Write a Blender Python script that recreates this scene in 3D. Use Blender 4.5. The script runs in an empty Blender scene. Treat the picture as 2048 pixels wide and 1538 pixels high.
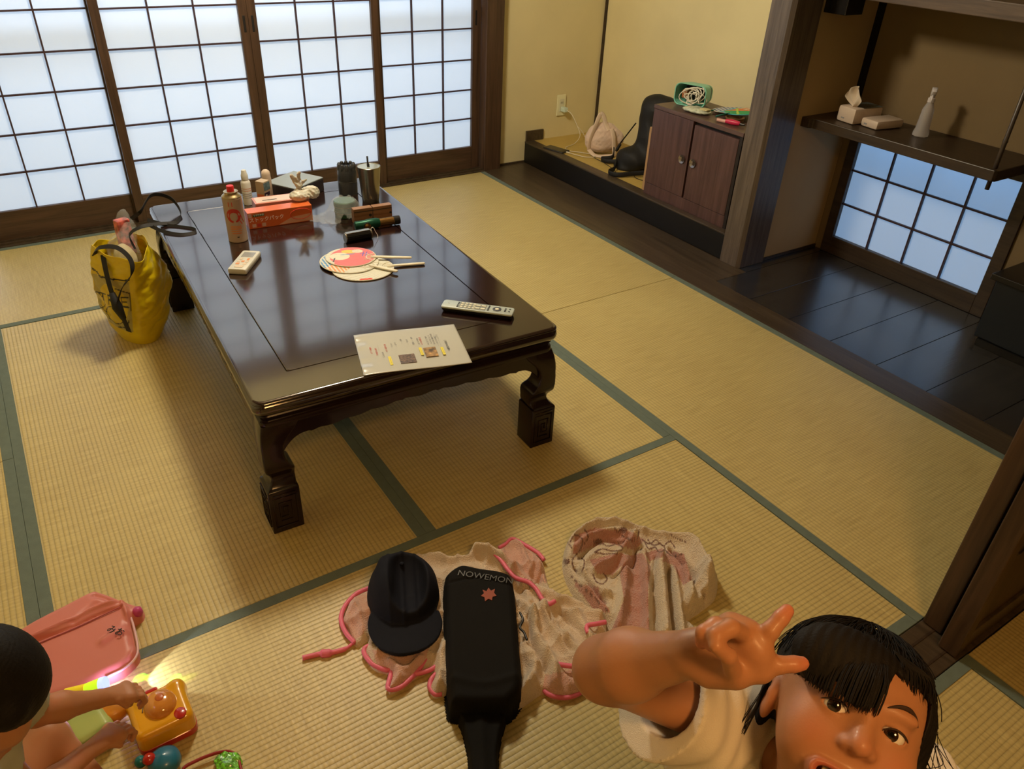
import bpy, bmesh, math, random
import numpy as np
from mathutils import Vector, Matrix
random.seed(7); rng = np.random.default_rng(7)
S = bpy.context.scene
COL = S.collection
# ---------------------------------------------------------------- camera
RX = Vector((0.8386564792953386, -0.5432391746850889, 0.03932567638847381))
DN = Vector((-0.26882147090028136, -0.4756401414386464, -0.8375568474051382))
FW = Vector((0.4736985608157962, 0.6918508906835983, -0.5449330404199726))
CP = Vector((1.1004929934922563, -0.5333937783388047, 1.5326232519733765))
FPX = 1527.086
cd = bpy.data.cameras.new('camera'); cam = bpy.data.objects.new('camera', cd); COL.objects.link(cam)
m = Matrix.Identity(4)
for i in range(3):
    m[i][0] = RX[i]; m[i][1] = -DN[i]; m[i][2] = -FW[i]; m[i][3] = CP[i]
cam.matrix_world = m
cd.sensor_width = 36; cd.lens = FPX/2048*36; cd.clip_start = .02; cd.clip_end = 60
S.camera = cam
# ---------------------------------------------------------------- world, lights, exposure
W = bpy.data.worlds.new('sky'); S.world = W; W.use_nodes = True
bg = W.node_tree.nodes['Background']; bg.inputs[0].default_value = (.62, .78, 1, 1); bg.inputs[1].default_value = .6
S.view_settings.view_transform = 'Standard'; S.view_settings.look = 'None'; S.view_settings.gamma = 1
S.view_settings.use_curve_mapping = False; S.view_settings.exposure = 0.0
def light(name, kind, loc, power, col, size=.3, size_y=None, aim=None, spread=None):
    l = bpy.data.lights.new(name, kind); o = bpy.data.objects.new(name, l); COL.objects.link(o)
    l.energy = power; l.color = col; o.location = loc
    if kind == 'AREA':
        l.size = size
        if size_y: l.shape = 'RECTANGLE'; l.size_y = size_y
        if spread: l.spread = spread
    else: l.shadow_soft_size = size
    if aim is not None:
        o.rotation_euler = (Vector(aim)-Vector(loc)).to_track_quat('-Z', 'Y').to_euler()
    return o
light('ceiling_lamp_light', 'POINT', (2.15, 2.25, 2.12), 128, (1, .88, .65), .16)
light('next_room_lamp_light', 'AREA', (1.35, -1.15, 2.28), 23, (1, .52, .17), .35, aim=(1.35, -1.15, 0))
light('garden_light', 'AREA', (2.4, 5.6, 1.9), 265, (.90, .93, 1), 4.5, 2.6, aim=(2.3, 3.7, .9))
light('side_garden_light', 'AREA', (6.3, 1.3, 1.0), 34, (.72, .88, 1), 1.6, 1.6, aim=(4.6, 1.25, .4))
# ---------------------------------------------------------------- measuring helper: a photo pixel taken to a real plane
def at(u, v, z=None, x=None, y=None):
    d = RX*((u-1024)/FPX)+DN*((v-769)/FPX)+FW
    k, val = (2, z) if z is not None else ((0, x) if x is not None else (1, y))
    return CP+d*((val-CP[k])/d[k])
# ---------------------------------------------------------------- materials
MC = {}
def nt(name):
    m = bpy.data.materials.new(name); m.use_nodes = True; t = m.node_tree
    return m, t, t.nodes['Principled BSDF']
def lk(t, a, b): t.links.new(a, b)
def mat(name, col, rough=.5, metal=0, spec=.5, bump=0, bscale=60, var=0, vscale=8, stretch=(1, 1, 1), coat=0,
        alpha=1, trans=0, emit=0, sub=0, sheen=0, vcol=False, ecol=None, ior=1.45, bdist=.002):
    if name in MC: return MC[name]
    m, t, b = nt(name); N = t.nodes
    c4 = tuple(col)+(1,)
    b.inputs['Base Color'].default_value = c4; b.inputs['Roughness'].default_value = rough
    b.inputs['Metallic'].default_value = metal; b.inputs['Specular IOR Level'].default_value = spec
    b.inputs['Coat Weight'].default_value = coat; b.inputs['Coat Roughness'].default_value = .08
    b.inputs['Alpha'].default_value = alpha; b.inputs['Transmission Weight'].default_value = trans
    b.inputs['IOR'].default_value = ior
    if sheen: b.inputs['Sheen Weight'].default_value = sheen
    if sub:
        b.inputs['Subsurface Weight'].default_value = sub; b.inputs['Subsurface Radius'].default_value = (.012, .005, .003); b.inputs['Subsurface Scale'].default_value = 1
    if emit:
        b.inputs['Emission Strength'].default_value = emit; b.inputs['Emission Color'].default_value = tuple(ecol or col)+(1,)
    tc = N.new('ShaderNodeTexCoord'); mp = N.new('ShaderNodeMapping'); mp.inputs['Scale'].default_value = stretch
    lk(t, tc.outputs['Object'], mp.inputs[0])
    src = None
    if vcol:
        a = N.new('ShaderNodeAttribute'); a.attribute_name = 'Col'; src = a.outputs['Color']
    if var:
        n = N.new('ShaderNodeTexNoise'); n.inputs['Scale'].default_value = vscale; n.inputs['Detail'].default_value = 5
        lk(t, mp.outputs[0], n.inputs['Vector'])
        r = N.new('ShaderNodeMapRange'); r.inputs[1].default_value = .3; r.inputs[2].default_value = .7
        r.inputs[3].default_value = 1-var; r.inputs[4].default_value = 1+var
        lk(t, n.outputs[0], r.inputs[0])
        mx = N.new('ShaderNodeMix'); mx.data_type = 'RGBA'; mx.blend_type = 'MULTIPLY'; mx.inputs[0].default_value = 1
        if src: lk(t, src, mx.inputs[6])
        else: mx.inputs[6].default_value = c4
        lk(t, r.outputs[0], mx.inputs[7]); src = mx.outputs[2]
    if src: lk(t, src, b.inputs['Base Color'])
    if bump:
        n = N.new('ShaderNodeTexNoise'); n.inputs['Scale'].default_value = bscale; n.inputs['Detail'].default_value = 4
        lk(t, mp.outputs[0], n.inputs['Vector'])
        bp = N.new('ShaderNodeBump'); bp.inputs['Strength'].default_value = bump; bp.inputs['Distance'].default_value = bdist
        lk(t, n.outputs[0], bp.inputs['Height']); lk(t, bp.outputs[0], b.inputs['Normal'])
    MC[name] = m; return m
def wood(name, dark, lite, rough=.45, axis='X', scale=1.0, coat=0, bump=.25, ring=.0):
    """grain running along one object axis"""
    if name in MC: return MC[name]
    m, t, b = nt(name); N = t.nodes
    tc = N.new('ShaderNodeTexCoord'); mp = N.new('ShaderNodeMapping')
    st = {'X': (1.2, 22, 22), 'Y': (22, 1.2, 22), 'Z': (22, 22, 1.2)}[axis]
    mp.inputs['Scale'].default_value = tuple(s*scale for s in st); lk(t, tc.outputs['Object'], mp.inputs[0])
    n = N.new('ShaderNodeTexNoise'); n.inputs['Scale'].default_value = 2.2; n.inputs['Detail'].default_value = 7; n.inputs['Distortion'].default_value = .6+ring
    n.inputs['Roughness'].default_value = .65
    lk(t, mp.outputs[0], n.inputs['Vector'])
    cr = N.new('ShaderNodeValToRGB'); cr.color_ramp.elements[0].position = .32; cr.color_ramp.elements[0].color = tuple(dark)+(1,)
    cr.color_ramp.elements[1].position = .72; cr.color_ramp.elements[1].color = tuple(lite)+(1,)
    lk(t, n.outputs[0], cr.inputs[0]); lk(t, cr.outputs[0], b.inputs['Base Color'])
    b.inputs['Roughness'].default_value = rough; b.inputs['Coat Weight'].default_value = coat; b.inputs['Coat Roughness'].default_value = .24
    bp = N.new('ShaderNodeBump'); bp.inputs['Strength'].default_value = bump; bp.inputs['Distance'].default_value = .001
    lk(t, n.outputs[0], bp.inputs['Height']); lk(t, bp.outputs[0], b.inputs['Normal'])
    MC[name] = m; return m
def math_node(t, op, a, b=None, c=None):
    n = t.nodes.new('ShaderNodeMath'); n.operation = op
    for i, v in enumerate((a, b, c)):
        if v is None: continue
        if isinstance(v, (int, float)): n.inputs[i].default_value = v
        else: lk(t, v, n.inputs[i])
    return n.outputs[0]
def tatami_mat_material():
    """woven rush: ribs run along local X, one rib every 15 mm / 2"""
    m, t, b = nt('tatami_rush'); N = t.nodes
    tc = N.new('ShaderNodeTexCoord'); sp = N.new('ShaderNodeSeparateXYZ'); lk(t, tc.outputs['Object'], sp.inputs[0])
    X, Y = sp.outputs[0], sp.outputs[1]
    p = .0128
    yp = math_node(t, 'DIVIDE', Y, p)
    rib = math_node(t, 'POWER', math_node(t, 'ABSOLUTE', math_node(t, 'SINE', math_node(t, 'MULTIPLY', yp, math.pi))), .45)
    ph = math_node(t, 'MULTIPLY', math_node(t, 'FLOOR', yp), math.pi)
    wv = math_node(t, 'SINE', math_node(t, 'ADD', math_node(t, 'MULTIPLY', X, 2*math.pi/.013), ph))
    n1 = N.new('ShaderNodeTexNoise'); n1.inputs['Scale'].default_value = 3; n1.inputs['Detail'].default_value = 6
    mp = N.new('ShaderNodeMapping'); mp.inputs['Scale'].default_value = (60, 3.0, 1); lk(t, tc.outputs['Object'], mp.inputs[0]); lk(t, mp.outputs[0], n1.inputs['Vector'])
    n2 = N.new('ShaderNodeTexNoise'); n2.inputs['Scale'].default_value = 2.0; n2.inputs['Detail'].default_value = 3
    lk(t, tc.outputs['Object'], n2.inputs['Vector'])
    cr = N.new('ShaderNodeValToRGB')
    e = cr.color_ramp.elements; e[0].position = .25; e[0].color = (.41, .315, .12, 1); e[1].position = .75; e[1].color = (.62, .52, .22, 1)
    lk(t, math_node(t, 'ADD', math_node(t, 'MULTIPLY', n1.outputs[0], .7), math_node(t, 'MULTIPLY', n2.outputs[0], .3)), cr.inputs[0])
    dk = N.new('ShaderNodeMix'); dk.data_type = 'RGBA'; dk.blend_type = 'MULTIPLY'; dk.inputs[0].default_value = 1
    lk(t, cr.outputs[0], dk.inputs[6])
    g = math_node(t, 'ADD', math_node(t, 'MULTIPLY', rib, .42), .62)
    lk(t, math_node(t, 'ADD', g, math_node(t, 'MULTIPLY', wv, .02)), dk.inputs[7])
    lk(t, dk.outputs[2], b.inputs['Base Color'])
    b.inputs['Roughness'].default_value = .42; b.inputs['Specular IOR Level'].default_value = .5
    h = math_node(t, 'ADD', rib, math_node(t, 'ADD', math_node(t, 'MULTIPLY', wv, .10), math_node(t, 'MULTIPLY', n1.outputs[0], .5)))
    bp = N.new('ShaderNodeBump'); bp.inputs['Strength'].default_value = .55; bp.inputs['Distance'].default_value = .0012
    lk(t, h, bp.inputs['Height']); lk(t, bp.outputs[0], b.inputs['Normal'])
    return m
def paper_material(name, col, em):
    """washi lit from behind: translucent sheet plus its own soft daylight glow"""
    m, t, b = nt(name); N = t.nodes
    out = N['Material Output']
    tr = N.new('ShaderNodeBsdfTranslucent'); tr.inputs[0].default_value = tuple(col)+(1,)
    b.inputs['Base Color'].default_value = (.75, .76, .76, 1); b.inputs['Roughness'].default_value = .8
    b.inputs['Emission Color'].default_value = tuple(col)+(1,); b.inputs['Emission Strength'].default_value = em
    tc = N.new('ShaderNodeTexCoord')
    n = N.new('ShaderNodeTexNoise'); n.inputs['Scale'].default_value = 14; n.inputs['Detail'].default_value = 8
    lk(t, tc.outputs['Object'], n.inputs['Vector'])
    bp = N.new('ShaderNodeBump'); bp.inputs['Strength'].default_value = .2; bp.inputs['Distance'].default_value = .001
    lk(t, n.outputs[0], bp.inputs['Height']); lk(t, bp.outputs[0], b.inputs['Normal'])
    mx = N.new('ShaderNodeMixShader'); mx.inputs[0].default_value = .5
    lk(t, b.outputs[0], mx.inputs[1]); lk(t, tr.outputs[0], mx.inputs[2]); lk(t, mx.outputs[0], out.inputs[0])
    return m
# ---------------------------------------------------------------- objects
def tag(o, label=None, cat=None, group=None, kind=None):
    if label: o['label'] = label
    if cat: o['category'] = cat
    if group: o['group'] = group
    if kind: o['kind'] = kind
    return o
def empty(name, loc=(0, 0, 0), rz=0, label=None, cat=None, group=None, kind=None):
    o = bpy.data.objects.new(name, None); COL.objects.link(o); o.location = loc; o.rotation_euler = (0, 0, rz); o.empty_display_size = .05
    return tag(o, label, cat, group, kind)
class MB:
    """collects shapes, then links them as one mesh object"""
    def __init__(s): s.v = []; s.f = []; s.mi = []; s.ns = set()
    def add(s, v, f, mi=0):
        k = len(s.v); s.v += [tuple(p) for p in v]; s.f += [tuple(i+k for i in q) for q in f]; s.mi += [mi]*len(f); return s
    def box(s, a, b, mi=0, bv=0):
        x0, y0, z0 = a; x1, y1, z1 = b
        if bv:
            bm = bmesh.new(); bmesh.ops.create_cube(bm, size=1)
            for v in bm.verts: v.co = Vector(((x0+x1)/2+v.co.x*(x1-x0), (y0+y1)/2+v.co.y*(y1-y0), (z0+z1)/2+v.co.z*(z1-z0)))
            bmesh.ops.bevel(bm, geom=bm.edges[:], offset=bv, segments=2, affect='EDGES', profile=.5)
            bm.verts.index_update()
            s.add([v.co for v in bm.verts], [[v.index for v in f.verts] for f in bm.faces], mi); bm.free(); return s
        v = [(x, y, z) for x in (x0, x1) for y in (y0, y1) for z in (z0, z1)]
        return s.add(v, [(0, 1, 3, 2), (4, 6, 7, 5), (0, 4, 5, 1), (2, 3, 7, 6), (0, 2, 6, 4), (1, 5, 7, 3)], mi)
    def prism(s, poly, z0, z1, mi=0):
        n = len(poly); v = [(p[0], p[1], z0) for p in poly]+[(p[0], p[1], z1) for p in poly]
        return s.add(v, [tuple(range(n))[::-1], tuple(range(n, 2*n))]+[(i, (i+1) % n, n+(i+1) % n, n+i) for i in range(n)], mi)
    def loft(s, rings, cap=True, mi=0, closed=True):
        n = len(rings[0]); v = [p for r in rings for p in r]; f = []
        for j in range(len(rings)-1):
            for i in range(n if closed else n-1):
                a = j*n+i; b = j*n+(i+1) % n; f.append((a, b, b+n, a+n))
        if cap: f.append(tuple(range(n))[::-1]); f.append(tuple(range((len(rings)-1)*n, len(rings)*n)))
        return s.add(v, f, mi)
    def lathe(s, prof, c=(0, 0, 0), n=32, mi=0, cap=True, sx=1, sy=1):
        return s.loft([[(c[0]+r*math.cos(2*math.pi*i/n)*sx, c[1]+r*math.sin(2*math.pi*i/n)*sy, c[2]+z) for i in range(n)] for r, z in prof], cap, mi)
    def tube(s, pts, r, n=10, mi=0, cap=True, flat=None, up=None):
        pts = [Vector(p) for p in pts]; rs = r if isinstance(r, (list, tuple)) else [r]*len(pts); rings = []
        u = None
        for i, p in enumerate(pts):
            d = (pts[min(i+1, len(pts)-1)]-pts[max(i-1, 0)]).normalized()
            if up is not None: u = (Vector(up)-d*d.dot(Vector(up))).normalized()
            elif u is None: u = d.orthogonal().normalized()
            else: u = (u-d*d.dot(u)); u = u.normalized() if u.length > 1e-5 else d.orthogonal().normalized()
            w = d.cross(u)
            fu, fw = (1, 1) if flat is None else flat
            rings.append([p+u*math.cos(2*math.pi*k/n)*rs[i]*fu+w*math.sin(2*math.pi*k/n)*rs[i]*fw for k in range(n)])
        return s.loft(rings, cap, mi)
    def build(s, name, mats, parent=None, smooth=False, bevel=0, sub=0, loc=None, rz=None, wn=False):
        me = bpy.data.meshes.new(name); me.from_pydata(s.v, [], s.f); me.validate()
        mats = mats if isinstance(mats, (list, tuple)) else [mats]
        for q in mats: me.materials.append(q)
        if len(me.polygons) == len(s.mi): me.polygons.foreach_set('material_index', s.mi)
        bm = bmesh.new(); bm.from_mesh(me); bmesh.ops.recalc_face_normals(bm, faces=bm.faces[:]); bm.to_mesh(me); bm.free()
        if smooth is True: me.shade_smooth()
        elif smooth:
            me.shade_smooth()
            try: me.set_sharp_from_angle(angle=math.radians(smooth))
            except Exception: pass
        o = bpy.data.objects.new(name, me); COL.objects.link(o)
        if parent is not None: o.parent = parent
        if loc is not None: o.location = loc
        if rz is not None: o.rotation_euler = (0, 0, rz)
        if bevel:
            b = o.modifiers.new('bevel', 'BEVEL'); b.width = bevel; b.segments = 2; b.limit_method = 'ANGLE'; b.angle_limit = .6
        if sub:
            q = o.modifiers.new('sub', 'SUBSURF'); q.levels = sub; q.render_levels = sub
        return o
def mesh_obj(name, V, F, mats, parent=None, smooth=True, col=None):
    me = bpy.data.meshes.new(name)
    V = np.asarray(V, dtype=np.float32); F = np.asarray(F, dtype=np.int32)
    me.vertices.add(len(V)); me.vertices.foreach_set('co', V.ravel())
    k = F.shape[1]; me.loops.add(F.size); me.loops.foreach_set('vertex_index', F.ravel())
    me.polygons.add(len(F)); me.polygons.foreach_set('loop_start', np.arange(0, F.size, k, dtype=np.int32))
    me.update(calc_edges=True); me.validate()
    for q in (mats if isinstance(mats, (list, tuple)) else [mats]): me.materials.append(q)
    if col is not None:
        a = me.color_attributes.new('Col', 'FLOAT_COLOR', 'POINT')
        c = np.ones((len(V), 4), dtype=np.float32); c[:, :3] = col; a.data.foreach_set('color', c.ravel())
    if smooth: me.shade_smooth()
    o = bpy.data.objects.new(name, me); COL.objects.link(o)
    if parent is not None: o.parent = parent
    return o
def spline(pts, n=8, closed=False):
    """Catmull-Rom through pts"""
    P = [Vector(p) for p in pts]; out = []
    N = len(P); rngI = range(N if closed else N-1)
    for i in rngI:
        p0 = P[(i-1) % N] if closed or i > 0 else P[0]; p1 = P[i]; p2 = P[(i+1) % N]; p3 = P[(i+2) % N] if closed or i+2 < N else P[-1]
        for k in range(n):
            t = k/n
            out.append(.5*((2*p1)+(p2-p0)*t+(2*p0-5*p1+4*p2-p3)*t*t+(3*p1-p0-3*p2+p3)*t**3))
    if not closed: out.append(P[-1].copy())
    return out
def text(name, s, size, mtl, parent, mw, ext=.0002):
    """flat print: text turned into a mesh"""
    cu = bpy.data.curves.new(name, 'FONT'); cu.body = s; cu.size = size; cu.extrude = ext; cu.align_x = 'CENTER'; cu.align_y = 'CENTER'
    cu.resolution_u = 3
    o = bpy.data.objects.new(name+'_tmp', cu); COL.objects.link(o)
    dg = bpy.context.evaluated_depsgraph_get(); me = bpy.data.meshes.new_from_object(o.evaluated_get(dg))
    bpy.data.objects.remove(o); bpy.data.curves.remove(cu)
    me.materials.clear(); me.materials.append(mtl)
    q = bpy.data.objects.new(name, me); COL.objects.link(q); q.parent = parent; q.matrix_local = mw
    return q
def frame(o, x, y, z=None):
    """matrix from origin and two axes"""
    x = Vector(x).normalized(); y = Vector(y); y = (y-x*x.dot(y)).normalized(); z = x.cross(y)
    m = Matrix.Identity(4)
    for i in range(3): m[i][0] = x[i]; m[i][1] = y[i]; m[i][2] = z[i]; m[i][3] = o[i]
    return m
# ---------------------------------------------------------------- distance-field sculpting (surface nets)
def smin(a, b, k): h = np.clip(.5+.5*(b-a)/k, 0, 1); return b*(1-h)+a*h-k*h*(1-h)
def smax(a, b, k): return -smin(-a, -b, k)
def d_ell(P, c, r, R=None):
    q = P-np.array(c, dtype=np.float32)
    if R is not None: q = q@np.array(R, dtype=np.float32)
    r = np.array(r, dtype=np.float32); k0 = np.linalg.norm(q/r, axis=1); k1 = np.linalg.norm(q/(r*r), axis=1)
    return k0*(k0-1)/np.maximum(k1, 1e-6)
def d_cap(P, a, b, r0, r1=None):
    r1 = r0 if r1 is None else r1
    a = np.array(a, dtype=np.float32); b = np.array(b, dtype=np.float32); ba = b-a; pa = P-a
    h = np.clip(pa@ba/max(float(ba@ba), 1e-9), 0, 1)
    return np.linalg.norm(pa-h[:, None]*ba, axis=1)-(r0+(r1-r0)*h)
def d_box(P, c, h, r=0, R=None):
    q = P-np.array(c, dtype=np.float32)
    if R is not None: q = q@np.array(R, dtype=np.float32)
    q = np.abs(q)-(np.array(h, dtype=np.float32)-r)
    return np.linalg.norm(np.maximum(q, 0), axis=1)+np.minimum(q.max(axis=1), 0)-r
def sculpt(f, lo, hi, h, K=6):
    lo = np.array(lo, dtype=np.float32); hi = np.array(hi, dtype=np.float32)
    nb = np.ceil((hi-lo)/(h*K)).astype(int); n = nb*K+1
    ax = [lo[i]+np.arange(nb[i]+1)*h*K for i in range(3)]
    G = np.stack(np.meshgrid(*ax, indexing='ij'), -1).reshape(-1, 3).astype(np.float32)
    Fc = f(G).reshape(nb+1)
    A = np.repeat(np.repeat(np.repeat(Fc[:-1, :-1, :-1], K, 0), K, 1), K, 2)
    D = np.full(n, 1., dtype=np.float32); D[:-1, :-1, :-1] = A; D = np.where(D > 0, 1, -1).astype(np.float32)
    mn = np.abs(Fc)
    near = np.ones(nb, bool)
    q = np.minimum.reduce([mn[i:i+nb[0], j:j+nb[1], k:k+nb[2]] for i in (0, 1) for j in (0, 1) for k in (0, 1)])
    near = q < h*K*1.25
    I = np.argwhere(near)
    loc = np.stack(np.meshgrid(*[np.arange(K+1)]*3, indexing='ij'), -1).reshape(-1, 3)
    for s in range(0, len(I), 1200):
        idx = (I[s:s+1200, None, :]*K+loc[None]).reshape(-1, 3)
        D[idx[:, 0], idx[:, 1], idx[:, 2]] = f((lo+idx*h).astype(np.float32))
    # surface nets
    sg = D < 0
    c = np.zeros(n-1, np.int8)
    for i in (0, 1):
        for j in (0, 1):
            for k in (0, 1): c += sg[i:n[0]-1+i, j:n[1]-1+j, k:n[2]-1+k]
    act = np.argwhere((c > 0) & (c < 8))
    vid = np.full(n-1, -1, np.int32); vid[tuple(act.T)] = np.arange(len(act))
    acc = np.zeros((len(act), 3)); cnt = np.zeros(len(act))
    cor = [(i, j, k) for i in (0, 1) for j in (0, 1) for k in (0, 1)]
    for a in range(8):
        for b in range(a+1, 8):
            if sum(abs(x-y) for x, y in zip(cor[a], cor[b])) != 1: continue
            pa = act+cor[a]; pb = act+cor[b]
            va = D[tuple(pa.T)]; vb = D[tuple(pb.T)]; cr = (va < 0) != (vb < 0)
            tt = np.where(cr, va/np.where(cr, va-vb, 1), 0)
            acc += np.where(cr[:, None], pa+tt[:, None]*(np.array(cor[b])-np.array(cor[a])), 0); cnt += cr
    V = lo+(acc/cnt[:, None])*h
    Q = []
    for d in range(3):
        e = [slice(0, n[i]-1) if i == d else slice(1, n[i]-1) for i in range(3)]; e2 = [slice(1, n[i]) if i == d else slice(1, n[i]-1) for i in range(3)]
        s0 = sg[tuple(e)]; s1 = sg[tuple(e2)]; ch = np.argwhere(s0 != s1)
        off = np.array([0 if i == d else 1 for i in range(3)]); p = ch+off
        u, w = [(1, 2), (2, 0), (0, 1)][d]
        du = np.eye(3, dtype=int)[u]; dw = np.eye(3, dtype=int)[w]
        q = np.stack([vid[tuple((p-du-dw).T)], vid[tuple((p-dw).T)], vid[tuple(p.T)], vid[tuple((p-du).T)]], 1)
        fl = s0[tuple(ch.T)]
        q[~fl] = q[~fl][:, ::-1]; Q.append(q)
    Q = np.concatenate(Q); Q = Q[(Q >= 0).all(axis=1)]
    return V.astype(np.float32), Q
def fbm(P, s, seed=0, o=3):
    """cheap smooth pseudo-noise"""
    r = np.random.default_rng(seed); out = 0; amp = 1
    for k in range(o):
        for _ in range(3):
            d = r.normal(size=3); d /= np.linalg.norm(d); out = out+amp*np.sin(P@(d*s*(2**k)).astype(np.float32)+r.uniform(0, 6.28))/3
        amp *= .5
    return out
# ================================================================ THE ROOM
U = .91
XA, XB, XC, XD = .866, 1.805, 2.73, 3.64       # column seams between the mats
YN, Y1, Y2, Y3, Y4 = -.035, .885, 1.82, 2.743, 3.605
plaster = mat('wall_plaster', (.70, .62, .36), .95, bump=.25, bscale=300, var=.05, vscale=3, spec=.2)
w_brown = wood('brown_frame_wood', (.040, .021, .012), (.10, .055, .032), .42, 'Z')
w_brown_h = wood('brown_rail_wood', (.040, .021, .012), (.10, .055, .032), .42, 'X')
w_sill = wood('sill_wood', (.035, .024, .014), (.085, .060, .036), .35, 'Y')
w_plank = wood('alcove_plank_wood', (.012, .010, .009), (.034, .030, .028), .26, 'X', .8, bump=.35, ring=1.5, coat=.9)
w_post = wood('post_wood', (.055, .042, .034), (.15, .115, .09), .38, 'Z', 1.2)
w_dark = wood('dark_shelf_wood', (.020, .012, .007), (.055, .034, .020), .4, 'Y')
w_black = mat('black_lacquer', (.008, .007, .007), .25, var=.2)
w_bar = mat('lattice_wood', (.045, .022, .026), .5, var=.2, vscale=30)
w_door = wood('sliding_door_wood', (.030, .016, .008), (.075, .042, .022), .45, 'Z')
ceil_m = wood('ceiling_boards', (.16, .10, .05), (.28, .19, .10), .6, 'Y')
paper = paper_material('washi_paper', (.62, .71, .80), .36)
paper2 = paper_material('washi_paper_blue', (.42, .62, .84), .40)
cloth_border = mat('tatami_border_cloth', (.125, .165, .135), .75, bump=.5, bscale=900, var=.08, vscale=40)
rush = tatami_mat_material()
def struct(name, mb, m, parent=None, **k):
    o = mb.build(name, m, parent, **k)
    if parent is None: o['kind'] = 'structure'
    return o
struct('floor', MB().box((-.2, -3.2, -.14), (4.8, 3.9, -.06)), w_dark)
floor = bpy.data.objects['floor']
# ---- tatami mats: length along local X
def tatami(cx, cy, lx, ly, rot, label, sides=(1, 1)):
    t = empty('tatami_mat', (cx, cy, 0), rot, label, 'tatami mat', 'tatami mats on the floor')
    g = .0012; b = .030
    mb = MB(); mb.box((-lx/2+g, -ly/2+g, -.055), (lx/2-g, ly/2-g, 0), bv=.002)
    mb.build('rush_surface', rush, t)
    for s in (-1, 1):
        if not sides[0 if s < 0 else 1]: continue
        y0, y1 = (ly/2-b, ly/2-g*.3) if s > 0 else (-ly/2+g*.3, -ly/2+b)
        MB().box((-lx/2+g*.6, y0, -.05), (lx/2-g*.6, y1, .0016), bv=.0007).build('cloth_border', cloth_border, t)
    return t
H = math.pi/2
def mat_rect(x0, x1, y0, y1, along, label, sides=(1, 1)):
    if along == 'x': tatami((x0+x1)/2, (y0+y1)/2, x1-x0, y1-y0, 0, label, sides)
    else: tatami((x0+x1)/2, (y0+y1)/2, y1-y0, x1-x0, H, label, sides)
mat_rect(XC, XD, Y2, Y4, 'y', 'tatami mat to the right of the table, its far end at the shoji post')
mat_rect(XC, XD, YN, Y2, 'y', 'tatami mat along the dark wooden sill in front of the alcove')
mat_rect(XA, XC, Y3, Y4, 'x', 'tatami mat lying lengthwise along the paper screens behind the table')
mat_rect(XA, XB, Y1, Y3, 'y', 'tatami mat under the left side of the table, yellow bag on it')
mat_rect(XB, XC, Y1, Y3, 'y', 'tatami mat under the right side of the table between its front legs')
mat_rect(XA, XC, YN, Y1, 'x', 'tatami mat in the foreground under the blankets and toys')
mat_rect(-.05, XA, Y2, Y4, 'y', 'tatami mat at the left edge, the one nearer the paper screens')
mat_rect(-.05, XA, YN, Y2, 'y', 'tatami mat at the left edge, the one behind the pink pouch')
mat_rect(XA, XC-.012, -1.075, -.158, 'x', 'tatami mat beyond the sill under the girl')
mat_rect(XC-.012, XC+.90, -1.98, -.158, 'y', 'tatami mat beyond the sliding doors at the right edge')
mat_rect(-.05, XA, -1.98, -.158, 'y', 'tatami mat of the next room at its left wall')
# ---- sill between the rooms, sliding doors
tr = struct('trim_1', MB().box((-.1, -.156, -.06), (4.6, YN-.002, .001), bv=.002), w_sill)
for yy in (-.072, -.125): MB().box((-.1, yy-.003, -.002), (4.6, yy+.003, .0022)).build('door_track', w_dark, tr)
struct('trim_2', MB().box((-.1, -.156, 1.80), (4.0, YN, 1.92)), w_brown_h)
def sliding(name, x0, x1, y0, y1, zt=1.79):
    d = empty(name, (0, 0, 0)); d['kind'] = 'structure'
    s = .038
    for a, b in ((x0, x0+s), (x1-s, x1)): MB().box((a, y0, .004), (b, y1, zt), bv=.003).build('stile', w_door, d)
    MB().box((x0+s, y0+.004, .004), (x1-s, y1-.004, .065), bv=.002).build('rail', w_sill, d)
    MB().box((x0+s, y0+.004, zt-.06), (x1-s, y1-.004, zt), bv=.002).build('rail', w_door, d)
    MB().box((x0+s, y0+.012, .065), (x1-s, y1-.012, zt-.06)).build('door_panel', w_door, d)
    return d
sliding('door_5', 2.742, 3.60, -.090, -.040)
d6 = sliding('door_6', 2.705, 3.58, -.150, -.104)
MB().lathe([(.030, 0), (.033, .003), (.026, .003), (.022, -.002)], n=28).build('door_pull', mat('iron_pull', (.05, .045, .045), .4, .8), d6, smooth=True).matrix_local = frame((2.80, -.1385, .33), (1, 0, 0), (0, 0, 1))
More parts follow.
